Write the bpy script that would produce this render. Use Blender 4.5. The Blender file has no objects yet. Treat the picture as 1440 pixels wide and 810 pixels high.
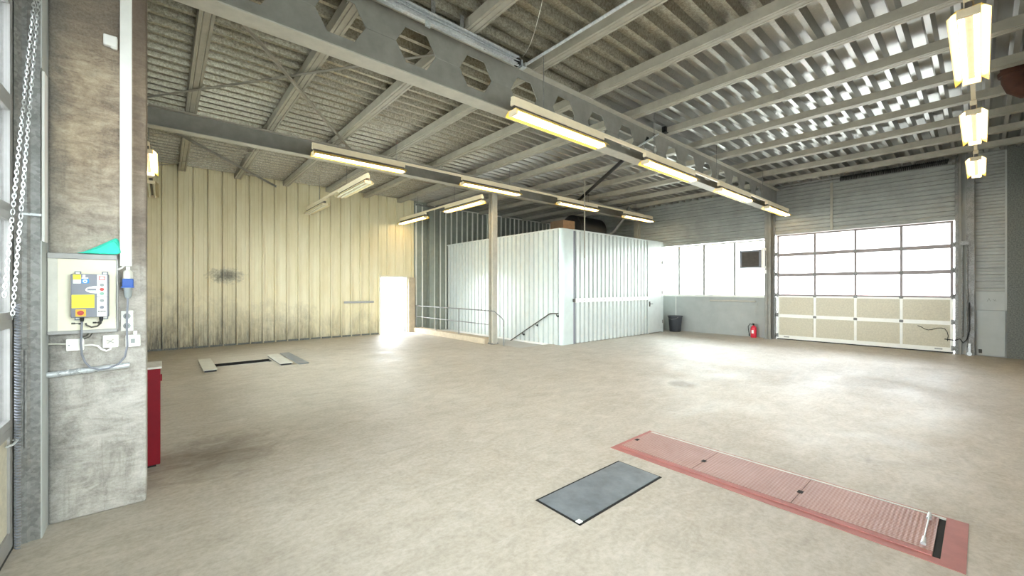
import bpy, math, random
from mathutils import Vector, Matrix
random.seed(7)
C = bpy.context.scene.collection
PI = math.pi

# ------------------------------------------------------------------ helpers
class MB:
    """collects shapes, builds ONE mesh object"""
    def __init__(s): s.v = []; s.f = []
    def add(s, vs, fs):
        n = len(s.v); s.v += [tuple(v) for v in vs]; s.f += [tuple(i + n for i in f) for f in fs]; return s
    def box(s, x0, y0, z0, x1, y1, z1):
        x0, x1 = sorted((x0, x1)); y0, y1 = sorted((y0, y1)); z0, z1 = sorted((z0, z1))
        return s.add([(x0,y0,z0),(x1,y0,z0),(x1,y1,z0),(x0,y1,z0),(x0,y0,z1),(x1,y0,z1),(x1,y1,z1),(x0,y1,z1)],
              [(0,3,2,1),(4,5,6,7),(0,1,5,4),(1,2,6,5),(2,3,7,6),(3,0,4,7)])
    def bar(s, a, b, w, h, up=(0,0,1)):
        a = Vector(a); b = Vector(b); d = (b - a).normalized(); u = Vector(up)
        sd = d.cross(u)
        if sd.length < 1e-5: sd = d.cross(Vector((1,0,0)))
        sd.normalize(); u = sd.cross(d).normalized()
        vs = []
        for p in (a, b):
            for i, j in ((-1,-1),(1,-1),(1,1),(-1,1)): vs.append(p + sd*(i*w/2) + u*(j*h/2))
        return s.add(vs, [(3,2,1,0),(4,5,6,7),(0,1,5,4),(1,2,6,5),(2,3,7,6),(3,0,4,7)])
    def tube(s, pts, r, n=10, cap=True):
        pts = [Vector(p) for p in pts]; m = len(pts)
        rs = r if isinstance(r, (list, tuple)) else [r]*m
        t0 = (pts[1]-pts[0]).normalized()
        ref = Vector((0,0,1)) if abs(t0.z) < .9 else Vector((1,0,0))
        nrm = t0.cross(ref).normalized(); vs = []; fs = []
        for i, p in enumerate(pts):
            t = (pts[min(i+1,m-1)] - pts[max(i-1,0)]).normalized()
            nrm = (nrm - t*nrm.dot(t)).normalized(); bn = t.cross(nrm)
            for k in range(n):
                a = 2*PI*k/n; vs.append(p + (nrm*math.cos(a) + bn*math.sin(a))*rs[i])
        for i in range(m-1):
            for k in range(n):
                k2 = (k+1) % n; fs.append((i*n+k, i*n+k2, (i+1)*n+k2, (i+1)*n+k))
        if cap: fs.append(tuple(range(n-1,-1,-1))); fs.append(tuple(range((m-1)*n, m*n)))
        return s.add(vs, fs)
    def prism(s, prof, axis, a0, a1, cap=True):
        """closed 2-D outline extruded along axis; prof holds the other two coordinates in x,y,z order"""
        def P(p, a):
            q = list(p); q.insert(axis, a); return tuple(q)
        n = len(prof)
        vs = [P(p, a0) for p in prof] + [P(p, a1) for p in prof]
        fs = [(i, (i+1) % n, n+(i+1) % n, n+i) for i in range(n)]
        if cap: fs += [tuple(range(n-1,-1,-1)), tuple(range(n, 2*n))]
        return s.add(vs, fs)
    def strip(s, prof, axis, a0, a1, thick):
        """open 2-D line extruded along axis, given thickness (sheet metal)"""
        n = len(prof); off = []
        for i, p in enumerate(prof):
            a = prof[max(i-1,0)]; b = prof[min(i+1,n-1)]
            dx, dy = b[0]-a[0], b[1]-a[1]; l = math.hypot(dx, dy) or 1
            off.append((p[0]-dy/l*thick, p[1]+dx/l*thick))
        loop = list(prof) + off[::-1]
        def P(p, a):
            q = list(p); q.insert(axis, a); return tuple(q)
        m = 2*n
        vs = [P(p, a0) for p in loop] + [P(p, a1) for p in loop]
        fs = [(i, (i+1) % m, m+(i+1) % m, m+i) for i in range(m)]
        for base in (0, m):
            for i in range(n-1):
                q = (base+i, base+i+1, base+m-2-i, base+m-1-i)
                fs.append(q if base else q[::-1])
        return s.add(vs, fs)
    def disc(s, c, axis, r, h, n=20, r2=None):
        c = Vector(c); d = Vector(axis).normalized()
        return s.tube([c, c + d*h], [r, r if r2 is None else r2], n)
    def build(s, name, mat, parent=None, smooth=False, bevel=0.0, origin=None):
        me = bpy.data.meshes.new(name)
        if parent is not None:
            w = parent
            o3 = Vector((0,0,0))
            while w is not None: o3 = o3 + Vector(w.location); w = w.parent
        elif origin is not None: o3 = Vector(origin)
        else:
            xs = [v[0] for v in s.v]; ys = [v[1] for v in s.v]; zs = [v[2] for v in s.v]
            o3 = Vector(((min(xs)+max(xs))/2, (min(ys)+max(ys))/2, min(zs)))
        me.from_pydata([tuple(Vector(v)-o3) for v in s.v], [], s.f)
        me.validate(); me.update()
        import bmesh
        b = bmesh.new(); b.from_mesh(me); bmesh.ops.recalc_face_normals(b, faces=b.faces); b.to_mesh(me); b.free()
        o = bpy.data.objects.new(name, me); C.objects.link(o)
        if parent is not None: o.parent = parent
        else: o.location = o3
        if mat: me.materials.append(mat)
        if smooth:
            for p in me.polygons: p.use_smooth = True
            me.set_sharp_from_angle(angle=math.radians(40))
        if bevel:
            md = o.modifiers.new('bevel', 'BEVEL'); md.width = bevel; md.segments = 2; md.limit_method = 'ANGLE'
        return o

def tag(o, label, cat, group=None, kind='thing'):
    o['label'] = label; o['category'] = cat; o['kind'] = kind
    if group: o['group'] = group
    return o
def thing(name, label, cat, loc, group=None, rz=0):
    o = bpy.data.objects.new(name, None); o.empty_display_size = .1; C.objects.link(o)
    o.location = loc; o.rotation_euler = (0,0,rz)
    return tag(o, label, cat, group)
def struct(o):
    o['kind'] = 'structure'; return o
def copy_tree(o, loc, rz=0, label=None, parent=None):
    c = o.copy(); C.objects.link(c)
    if parent is not None: c.parent = parent
    else: c.location = loc; c.rotation_euler = (0,0,rz)
    if label: c['label'] = label
    for ch in list(o.children): copy_tree(ch, None, parent=c)
    return c

# ------------------------------------------------------------------ materials
def new_mat(name):
    m = bpy.data.materials.new(name); m.use_nodes = True
    nt = m.node_tree; b = nt.nodes['Principled BSDF']; return m, nt, b
def lin(h):
    c = [int(h[i:i+2],16)/255 for i in (0,2,4)]
    return tuple((x/12.92 if x <= .04045 else ((x+.055)/1.055)**2.4) for x in c) + (1,)
def plain(name, h, rough=.5, metal=0, noise=.12, scale=12, bump=0.0, spec=.5, coords='Object'):
    m, nt, b = new_mat(name); c = lin(h)
    tc = nt.nodes.new('ShaderNodeTexCoord'); nz = nt.nodes.new('ShaderNodeTexNoise')
    nz.inputs['Scale'].default_value = scale; nz.inputs['Detail'].default_value = 6; nz.inputs['Roughness'].default_value = .65
    nt.links.new(tc.outputs[coords], nz.inputs['Vector'])
    rp = nt.nodes.new('ShaderNodeValToRGB'); e = rp.color_ramp.elements
    e[0].position = .3; e[1].position = .7
    e[0].color = tuple(max(0, x*(1-noise)) for x in c[:3]) + (1,)
    e[1].color = tuple(min(1, x*(1+noise)) for x in c[:3]) + (1,)
    nt.links.new(nz.outputs['Fac'], rp.inputs['Fac']); nt.links.new(rp.outputs['Color'], b.inputs['Base Color'])
    b.inputs['Roughness'].default_value = rough; b.inputs['Metallic'].default_value = metal
    b.inputs['Specular IOR Level'].default_value = spec
    if bump:
        bp = nt.nodes.new('ShaderNodeBump'); bp.inputs['Strength'].default_value = bump; bp.inputs['Distance'].default_value = .01
        nt.links.new(nz.outputs['Fac'], bp.inputs['Height']); nt.links.new(bp.outputs['Normal'], b.inputs['Normal'])
    return m
def emit(name, h, strength):
    m, nt, b = new_mat(name)
    b.inputs['Base Color'].default_value = lin(h); b.inputs['Emission Color'].default_value = lin(h)
    b.inputs['Emission Strength'].default_value = strength
    return m
class N:
    """small node-graph writer"""
    def __init__(s, nt): s.nt = nt
    def node(s, t, **kw):
        n = s.nt.nodes.new(t)
        for k, v in kw.items():
            if k in n.inputs: n.inputs[k].default_value = v
            else: setattr(n, k, v)
        return n
    def noise(s, vec, scale, detail=6, rough=.6, dist=0):
        n = s.node('ShaderNodeTexNoise'); n.inputs['Scale'].default_value = scale; n.inputs['Detail'].default_value = detail
        n.inputs['Roughness'].default_value = rough; n.inputs['Distortion'].default_value = dist
        s.nt.links.new(vec, n.inputs['Vector']); return n.outputs['Fac']
    def ramp(s, fac, stops):
        n = s.node('ShaderNodeValToRGB'); e = n.color_ramp.elements
        while len(e) < len(stops): e.new(.5)
        for i, (p, c) in enumerate(stops):
            e[i].position = p; e[i].color = c if len(c) == 4 else c + (1,)
        s.nt.links.new(fac, n.inputs['Fac']); return n.outputs['Color']
    def mix(s, fac, a, b, mode='MIX'):
        n = s.node('ShaderNodeMix', data_type='RGBA', blend_type=mode)
        for i, v in ((0, fac), (6, a), (7, b)):
            if isinstance(v, (int, float)): n.inputs[i].default_value = v
            elif isinstance(v, tuple): n.inputs[i].default_value = v
            else: s.nt.links.new(v, n.inputs[i])
        return n.outputs[2]
    def math(s, op, a, b=0.0, clamp=False):
        n = s.node('ShaderNodeMath', operation=op, use_clamp=clamp)
        for i, v in ((0, a), (1, b)):
            if isinstance(v, (int, float)): n.inputs[i].default_value = v
            else: s.nt.links.new(v, n.inputs[i])
        return n.outputs[0]
    def geo(s): return s.node('ShaderNodeNewGeometry').outputs['Position']
    def sep(s, v):
        n = s.node('ShaderNodeSeparateXYZ'); s.nt.links.new(v, n.inputs[0]); return n.outputs
    def mapping(s, v, scale=(1,1,1), loc=(0,0,0)):
        n = s.node('ShaderNodeMapping'); n.inputs['Scale'].default_value = scale; n.inputs['Location'].default_value = loc
        s.nt.links.new(v, n.inputs['Vector']); return n.outputs['Vector']
    def maprange(s, v, a, b, c=0.0, d=1.0):
        n = s.node('ShaderNodeMapRange'); s.nt.links.new(v, n.inputs[0])
        for i, x in ((1,a),(2,b),(3,c),(4,d)): n.inputs[i].default_value = x
        return n.outputs[0]
    def link(s, a, b): s.nt.links.new(a, b)
    def bump(s, h, strength, dist, bsdf):
        n = s.node('ShaderNodeBump'); n.inputs['Strength'].default_value = strength; n.inputs['Distance'].default_value = dist
        s.link(h, n.inputs['Height']); s.link(n.outputs['Normal'], bsdf.inputs['Normal'])

def mat_floor():
    m, nt, b = new_mat('worn_concrete_floor'); g = N(nt); p = g.geo()
    big = g.noise(p, .55, 5, .55, .4); mid = g.noise(g.mapping(p, (1.4, 2.2, 1)), 2.4, 8, .7, .8); fine = g.noise(p, 26, 5, .7)
    c = g.ramp(big, [(.30, lin('988f80')), (.50, lin('a89f91')), (.72, lin('b9b2a6'))])
    c = g.mix(.55, c, g.ramp(mid, [(.32, lin('8b8172')), (.5, lin('a89f90')), (.7, lin('c4bcb0'))]))
    c = g.mix(.35, c, g.ramp(fine, [(.3, lin('8d8375')), (.6, lin('c0b8aa'))]))
    # oil and tyre stains with outlines of their own
    st = g.noise(g.mapping(p, (1,1,1), (3.1, 7.7, 0)), .8, 6, .62, 1.0)
    c = g.mix(g.maprange(st, .56, .80, 0, .30), c, lin('6f675b'))
    x, y, z = g.sep(p)
    sx = g.math('SUBTRACT', x, 6.75); sy = g.math('SUBTRACT', y, 3.36)
    d = g.math('SQRT', g.math('ADD', g.math('MULTIPLY', sx, sx), g.math('MULTIPLY', sy, sy)))
    d = g.math('ADD', d, g.math('MULTIPLY', mid, .25))
    c = g.mix(g.maprange(d, .25, .42, .6, 0), c, lin('6b6152'))
    sx = g.math('SUBTRACT', x, .35); sy = g.math('SUBTRACT', y, 5.0)
    d = g.math('SQRT', g.math('ADD', g.math('MULTIPLY', sx, sx), g.math('MULTIPLY', sy, sy)))
    d = g.math('ADD', d, g.math('MULTIPLY', mid, .9))
    c = g.mix(g.maprange(d, .5, 1.2, .7, 0), c, lin('5d5145'))
    # chalky worn wheel lane beside the red covers
    ln = g.noise(g.mapping(p, (.8, 2.6, 1), (1, 2, 0)), 3.2, 8, .75, 1.2)
    c = g.mix(g.maprange(ln, .50, .75, 0, .22), c, lin('dcd6cc'))
    g.link(c, b.inputs['Base Color'])
    r = g.ramp(g.noise(p, 1.3, 6, .65, .5), [(.3, (.48,)*3), (.7, (.70,)*3)])
    g.link(r, b.inputs['Roughness']); b.inputs['Specular IOR Level'].default_value = .45
    g.bump(g.math('ADD', mid, g.math('MULTIPLY', fine, .4)), .12, .01, b)
    return m
def mat_pillar():
    m, nt, b = new_mat('rough_cast_concrete'); g = N(nt); p = g.geo(); x, y, z = g.sep(p)
    big = g.noise(p, 1.7, 4, .55, .3); mid = g.noise(p, 4.2, 8, .68, .5); drip = g.noise(g.mapping(p, (9, 9, .9)), 1.6, 7, .7, .3)
    scr = g.noise(g.mapping(p, (2.5, 1, 7)), 2.4, 9, .75, .8); fine = g.noise(p, 70, 3, .7)
    low = g.ramp(mid, [(.34, lin('6e6962')), (.46, lin('a09b93')), (.56, lin('b9b4ac')), (.70, lin('cfcbc4'))])
    low = g.mix(.4, low, g.ramp(scr, [(.36, lin('7a736a')), (.5, lin('aba59c')), (.64, lin('d0ccc5'))]))
    high = g.ramp(mid, [(.34, lin('5a4a3b')), (.47, lin('94806a')), (.58, lin('bda98c')), (.70, lin('dccdb0'))])
    high = g.mix(.45, high, g.ramp(scr, [(.36, lin('5f4f41')), (.5, lin('a08c74')), (.64, lin('d3c3a6'))]))
    up = g.maprange(g.math('ADD', z, big), 2.0, 3.1)
    c = g.mix(up, low, high)
    c = g.mix(g.maprange(drip, .55, .70, 0, .45), c, lin('5b5248'))
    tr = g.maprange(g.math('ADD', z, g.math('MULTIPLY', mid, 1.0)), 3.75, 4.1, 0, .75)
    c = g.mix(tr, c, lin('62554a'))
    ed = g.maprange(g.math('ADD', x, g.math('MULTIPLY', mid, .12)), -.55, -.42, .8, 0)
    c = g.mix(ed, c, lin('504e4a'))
    c = g.mix(.14, c, g.ramp(fine, [(.3, lin('3d3731')), (.62, lin('c6c0b6'))]))
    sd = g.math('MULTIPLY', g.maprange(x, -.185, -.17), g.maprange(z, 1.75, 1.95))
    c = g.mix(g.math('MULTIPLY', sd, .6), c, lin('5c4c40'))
    g.link(c, b.inputs['Base Color']); b.inputs['Roughness'].default_value = .75
    g.bump(g.math('ADD', scr, g.math('MULTIPLY', fine, .3)), .45, .012, b)
    return m
def mat_cream():
    m, nt, b = new_mat('cream_painted_cladding'); g = N(nt); p = g.geo()
    x, y, z = g.sep(p)
    base = g.ramp(g.noise(g.mapping(p, (1.2, 1, .25)), 2.2, 6, .6), [(.3, lin('dccfa6')), (.7, lin('ece2c2'))])
    n1 = g.noise(g.mapping(p, (1, 1, .6)), 1.3, 9, .78, .5); n2 = g.noise(g.mapping(p, (7, 1, .7)), 3.0, 8, .75)
    hh = g.math('ADD', z, g.math('MULTIPLY', g.math('SUBTRACT', n1, .5), 3.0))
    hh = g.math('ADD', hh, g.math('MULTIPLY', x, .16))
    dirt = g.maprange(hh, 1.65, .1, 0, 1)
    dirt = g.math('MULTIPLY', dirt, g.maprange(n2, .28, .6, .35, 1.0))
    c = g.mix(g.math('MULTIPLY', dirt, .95), base, lin('4e483e'))
    # sooty hand mark at shoulder height
    sx = g.math('DIVIDE', g.math('SUBTRACT', x, 1.38), .42); sz = g.math('DIVIDE', g.math('SUBTRACT', z, 2.0), .22)
    d = g.math('SQRT', g.math('ADD', g.math('MULTIPLY', sx, sx), g.math('MULTIPLY', sz, sz)))
    d = g.math('ADD', d, g.math('MULTIPLY', g.math('SUBTRACT', g.noise(p, 9, 8, .8), .5), 2.6))
    c = g.mix(g.maprange(d, .25, 1.15, .8, 0), c, lin('3c3731'))
    g.link(c, b.inputs['Base Color']); b.inputs['Roughness'].default_value = .42
    return m
def mat_galv(name, a, bb, rough=.4, metal=.75, scale=22, dirt=.0):
    m, nt, b = new_mat(name); g = N(nt); p = g.geo()
    v = g.node('ShaderNodeTexVoronoi'); v.inputs['Scale'].default_value = scale; g.link(p, v.inputs['Vector'])
    s = g.sep(v.outputs['Color'])
    c = g.mix(s[0], lin(a), lin(bb))
    n = g.noise(p, 3.0, 8, .75, .6)
    c = g.mix(.35, c, g.ramp(n, [(.3, lin(a)), (.7, lin(bb))]))
    if dirt:
        d = g.noise(g.mapping(p, (1,1,1), (5,2,1)), 7, 8, .8, .5)
        c = g.mix(g.maprange(d, .48, .66, 0, dirt), c, lin('35322c'))
        g.link(g.maprange(d, .45, .66, metal, metal*.35), b.inputs['Metallic'])
        g.link(g.maprange(d, .45, .66, rough, .8), b.inputs['Roughness'])
    else:
        b.inputs['Metallic'].default_value = metal
        g.link(g.maprange(n, .3, .7, rough-.1, rough+.12), b.inputs['Roughness'])
    g.link(c, b.inputs['Base Color'])
    return m
def mat_glass(name, tint='f4f8f6'):
    m = bpy.data.materials.new(name); m.use_nodes = True; nt = m.node_tree; nt.nodes.clear(); g = N(nt)
    t = g.node('ShaderNodeBsdfTransparent'); t.inputs['Color'].default_value = lin(tint)
    gl = g.node('ShaderNodeBsdfGlossy'); gl.inputs['Roughness'].default_value = .04
    fr = g.node('ShaderNodeFresnel'); fr.inputs['IOR'].default_value = 1.45
    mx = g.node('ShaderNodeMixShader'); o = g.node('ShaderNodeOutputMaterial')
    g.link(fr.outputs[0], mx.inputs[0]); g.link(t.outputs[0], mx.inputs[1]); g.link(gl.outputs[0], mx.inputs[2]); g.link(mx.outputs[0], o.inputs['Surface'])
    return m
def mat_tread(name, ha, hb, pitch):
    """steel with raised diamond tread"""
    m, nt, b = new_mat(name); g = N(nt); p = g.geo(); x, y, z = g.sep(p)
    u = g.math('MULTIPLY', g.math('ADD', x, y), 2*PI/pitch); v = g.math('MULTIPLY', g.math('SUBTRACT', x, y), 2*PI/pitch)
    w = g.math('MULTIPLY', g.math('SINE', u), g.math('SINE', v))
    n = g.noise(p, 2.2, 8, .7, .4); f = g.noise(p, 30, 4, .7)
    c = g.ramp(n, [(.3, lin(ha)), (.7, lin(hb))])
    c = g.mix(g.maprange(g.math('ADD', w, f), .75, 1.2, 0, .35), c, lin('b9a79b'))
    c = g.mix(g.maprange(w, -.2, -.9, 0, .25), c, lin('5a3a36'))
    g.link(c, b.inputs['Base Color']); b.inputs['Roughness'].default_value = .5; b.inputs['Metallic'].default_value = .1
    g.bump(w, .5, .004, b)
    return m

M = {}
M['floor'] = mat_floor(); M['pillar'] = mat_pillar(); M['cream'] = mat_cream()
def mat_deck():
    m, nt, b = new_mat('zinc_roof_deck'); g = N(nt); p = g.geo(); x, y, z = g.sep(p)
    n = g.noise(p, 1.1, 5, .6); sp = g.noise(p, 34, 4, .8); st = g.noise(g.mapping(p, (.5, 3, 1)), 5, 6, .7)
    a = g.maprange(g.math('SUBTRACT', x, g.math('MULTIPLY', y, .12)), 4.6, 6.4, 1, 0)
    far = g.maprange(y, 4.6, 9, 0, .35)
    gr = g.math('MAXIMUM', a, far)
    gr = g.math('ADD', gr, g.math('MULTIPLY', g.math('SUBTRACT', n, .5), .7), True)
    shiny = g.mix(st, lin('a3a29d'), lin('c3c2bd'))
    grime = g.ramp(sp, [(.34, lin('7c7668')), (.5, lin('a19b8a')), (.66, lin('bbb5a4'))])
    g.link(g.mix(gr, shiny, grime), b.inputs['Base Color'])
    g.link(g.maprange(gr, 0, 1, .88, .75), b.inputs['Metallic'])
    r = g.math('ADD', g.maprange(gr, 0, 1, .28, .36), g.math('MULTIPLY', st, .10))
    g.link(r, b.inputs['Roughness'])
    return m
M['deck'] = mat_deck()
M['galv'] = mat_galv('galvanised_steel', 'babdbe', 'dde0e1', .34, .45, 60)
M['galv_dark'] = mat_galv('weathered_galvanised_steel', '6c6b68', '93928e', .4, .5, 55, .3)
M['flange'] = plain('pale_grey_flange_paint', 'b5b0a2', .5, .1, .12, 5)
M['beam'] = plain('grey_painted_beam', '85827a', .5, .15, .14, 5)
M['purlin'] = plain('pale_zinc_purlin', 'a59f90', .42, .15, .13, 4)
M['clad'] = plain('grey_wall_cladding', '9c9d97', .5, .1, .14, 2.5)
M['plinth'] = plain('pale_grey_wall_paint', 'abaeaa', .6, 0, .07, 3)
M['darkconc'] = plain('speckled_dark_concrete', '6c6e69', .85, 0, .45, 40, .3)
M['backclad'] = plain('grey_green_back_cladding', '93978c', .5, .1, .12, 5)
M['rib'] = plain('pale_cladding_rib', 'c4c6bd', .45, .1, .08, 6)
M['white_al'] = plain('white_aluminium_frame', 'e6e4dc', .4, .1, .05, 6)
M['rail_al'] = plain('mauve_grey_aluminium_frame', '857b79', .45, .2, .06, 8)  # backlit darkness of the glazed rows put into the frame colour
M['grey_al'] = plain('grey_aluminium_frame', '9c9a96', .42, .3, .08, 8)
M['door_panel'] = plain('stucco_beige_door_panel', 'c4bda8', .55, .1, .12, 30, .2)
M['glass'] = mat_glass('window_glass'); M['glass_b'] = mat_glass('door_glass', 'f2f4f4')
M['contain'] = plain('white_corrugated_steel', 'd3d8d4', .3, .25, .05, 5)
M['containg'] = plain('pale_corner_steel', 'c6d0cc', .3, .25, .05, 5)
M['white'] = plain('white_plastic', 'eeece6', .4, 0, .03, 10)
M['cream_pl'] = plain('cream_board', 'e3ddc6', .5, 0, .05, 9)
M['lampcream'] = plain('cream_lamp_enamel', 'e8d9ba', .4, 0, .05, 8)
M['lampwing'] = plain('yellowed_reflector_enamel', 'e3c354', .35, 0, .06, 8)  # yellow glow of the lit tubes put into the wing colour
M['lampwing_off'] = plain('cream_reflector_enamel', 'e4d3a8', .4, 0, .06, 8)
M['tube_lit'] = emit('lit_fluorescent_tube', 'ffedc8', 5.5)
M['tube_off'] = plain('unlit_fluorescent_tube', 'e9e3cf', .3, 0, .03, 5)
M['black'] = plain('black_painted_steel', '1d1d1e', .5, .2, .2, 12)
M['rubber'] = plain('black_rubber', '1a1a1b', .6, 0, .15, 20)
M['dark'] = plain('dark_grit', '171512', .9, 0, .3, 20)
M['grey_box'] = plain('grey_control_enclosure', '7b7d85', .45, 0, .04, 12)
M['yellow'] = plain('yellow_sticker', 'f2e23c', .5, 0, .04, 12)
M['amber'] = plain('amber_switch_plate', 'eab83a', .5, 0, .04, 12)
M['red'] = plain('red_switch', 'b4413a', .45, 0, .06, 12)
M['pinkred'] = plain('red_print', 'd8706c', .5, 0, .05, 12)
M['blue'] = plain('blue_plastic', '1f4f9e', .4, 0, .06, 12)
M['bluest'] = plain('blue_sticker', '2f86cc', .45, 0, .05, 12)
M['greenbtn'] = plain('green_button', '7fa893', .45, 0, .05, 12)
M['greybtn'] = plain('grey_button', '8d9290', .45, 0, .05, 12)
M['ink'] = plain('dark_ink', '4a4740', .7, 0, .1, 20)
M['teal'] = plain('turquoise_cloth', '2fc9ad', .6, 0, .16, 14, .2)
M['clear'] = plain('cloudy_clear_plastic', 'c9c6ba', .2, 0, .08, 12)
M['cabred'] = plain('dark_red_enamel', '700b18', .6, 0, .12, 6, 0, .2)
M['cabtop'] = plain('dusty_pale_top', 'c9c4b8', .7, 0, .12, 12)
M['extred'] = plain('red_extinguisher_enamel', 'd5283c', .35, 0, .04, 8)
M['binblk'] = plain('dark_grey_bin_plastic', '3a3c40', .5, 0, .1, 9)
M['redpaint'] = plain('faded_red_floor_paint', 'a0645d', .6, 0, .14, 6)
M['redtread'] = mat_tread('faded_red_tread_plate', '96695f', 'ab8378', .05)
M['steelplate'] = plain('blue_grey_steel_plate', '6f757a', .42, .1, .28, 5)
M['palestl'] = plain('pale_dusty_steel', 'c2bfb4', .5, .2, .12, 6)
M['rust'] = plain('rusty_brown_steel', '573527', .75, .1, .3, 9, .3)
M['heater'] = plain('brown_grey_heater_fins', '655e58', .5, .3, .15, 10)
M['wood'] = plain('brown_timber', '6b5540', .7, 0, .2, 8)
M['curb'] = plain('tan_curb_concrete', 'b9a88f', .75, 0, .14, 7)
M['bright_conc'] = plain('white_painted_concrete', 'dad7cf', .7, 0, .06, 6)
M['ground'] = plain('pale_yard_paving', 'b5b3ae', .8, 0, .06, 2)
M['outred'] = plain('faded_red_panels', 'd9b3b0', .6, 0, .1, 1)
M['outwhite'] = plain('white_render', 'd8d8d4', .7, 0, .05, 1)
M['chain'] = mat_galv('bright_zinc_chain', 'a5a7a6', 'd2d4d3', .3, .6, 60)

# ------------------------------------------------------------------ dimensions (metres)
XL, XF, YN, YB = -.72, 15.1, -.70, 14.1     # left, far, near and back walls
ZP, ZD = 4.80, 4.925                          # purlin soffit, roof deck soffit

# ------------------------------------------------------------------ floor with its openings
def floor():
    holes = [(7.45, 8.30, 8.65, 13.9), (.82, 10.42, 1.86, 10.86)]
    xs = sorted({XL-.3, XF+.3} | {h[0] for h in holes} | {h[2] for h in holes})
    ys = sorted({YN-.3, YB+.3} | {h[1] for h in holes} | {h[3] for h in holes})
    b = MB()
    for i in range(len(xs)-1):
        for j in range(len(ys)-1):
            cx, cy = (xs[i]+xs[i+1])/2, (ys[j]+ys[j+1])/2
            if any(h[0] < cx < h[2] and h[1] < cy < h[3] for h in holes): continue
            b.add([(xs[i],ys[j],0),(xs[i+1],ys[j],0),(xs[i+1],ys[j+1],0),(xs[i],ys[j+1],0)], [(0,1,2,3)])
    f = b.build('floor', M['floor'], origin=(0,0,0)); struct(f)
    s = MB()   # stairwell lining
    x0, y0, x1, y1 = holes[0]; d = -2.4
    s.add([(x0,y0,0),(x0,y1,0),(x0,y1,d),(x0,y0,d)], [(0,1,2,3)])
    s.add([(x1,y0,0),(x1,y1,0),(x1,y1,d),(x1,y0,d)], [(0,1,2,3)])
    s.add([(x0,y1,0),(x1,y1,0),(x1,y1,d),(x0,y1,d)], [(0,1,2,3)])
    s.add([(x0,y0,0),(x1,y0,0),(x1,y0,d),(x0,y0,d)], [(0,1,2,3)])
    s.add([(x0,y0,d),(x1,y0,d),(x1,y1,d),(x0,y1,d)], [(0,1,2,3)])
    s.build('stairwell_lining', M['bright_conc'], f)
    t = MB()
    for k in range(12):
        t.box(x0+.005, y0+.01+k*.30, d, x1-.005, y0+.01+(k+1)*.30, -.17*(k+1))
    t.build('stair_steps', M['curb'], f)
    s = MB(); x0, y0, x1, y1 = holes[1]; d = -.45
    s.add([(x0,y0,0),(x0,y1,0),(x0,y1,d),(x0,y0,d)], [(0,1,2,3)]); s.add([(x1,y0,0),(x1,y1,0),(x1,y1,d),(x1,y0,d)], [(0,1,2,3)])
    s.add([(x0,y1,0),(x1,y1,0),(x1,y1,d),(x0,y1,d)], [(0,1,2,3)]); s.add([(x0,y0,0),(x1,y0,0),(x1,y0,d),(x0,y0,d)], [(0,1,2,3)])
    s.add([(x0,y0,d),(x1,y0,d),(x1,y1,d),(x0,y1,d)], [(0,1,2,3)])
    s.build('trench_lining', M['dark'], f)
floor()

# ------------------------------------------------------------------ roof deck: narrow ribs every 255 mm, running along X
def deck():
    pr = []; y = YN - .25; k = 0; P = .2495
    y0 = 1.187 - P*8
    while y0 + k*P < YB + .3:
        c = y0 + k*P
        pr += [(c-.062, ZD+.105), (c-.028, ZD), (c+.028, ZD), (c+.062, ZD+.105)]
        k += 1
    b = MB(); b.strip(pr, 0, XL-.25, XF+.25, .004)
    struct(b.build('ceiling', M['deck'], origin=(0,0,0)))
deck()

# ------------------------------------------------------------------ purlins (Z sections along Y)
ORD = ['first','second','third','fourth','fifth','sixth','seventh','eighth','ninth','tenth','eleventh','twelfth']
def zprof(x):
    b, t = .076, .084
    q = ZD-.003
    return [(x-t,q),(x-b,ZP),(x-.046,ZP),(x-.041,ZP+.012),(x-.033,ZP+.012),(x-.028,ZP),(x+.028,ZP),(x+.033,ZP+.012),(x+.041,ZP+.012),(x+.046,ZP),(x+b,ZP),(x+t,q)]
pur = None
for k in range(12):
    x = .385 + 1.2436*k
    lab = 'pale steel roof purlin, %s of the row counted from the rough concrete pillar' % ORD[k]
    if pur is None:
        b = MB(); b.prism(zprof(x), 1, YN, YB-.03)
        pur = tag(b.build('roof_purlin', M['purlin'], origin=(x, 0, ZP)), lab, 'purlin', 'roof purlins')
        for yy in (4.33, 9.35):
            c = MB(); c.box(x-.0862, yy-.30, ZP+.015, x-.078, yy+.30, ZD-.012)
            c.build('lap_plate', M['purlin'], pur, bevel=.002)
    else:
        copy_tree(pur, (x, 0, ZP), 0, lab)

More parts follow.
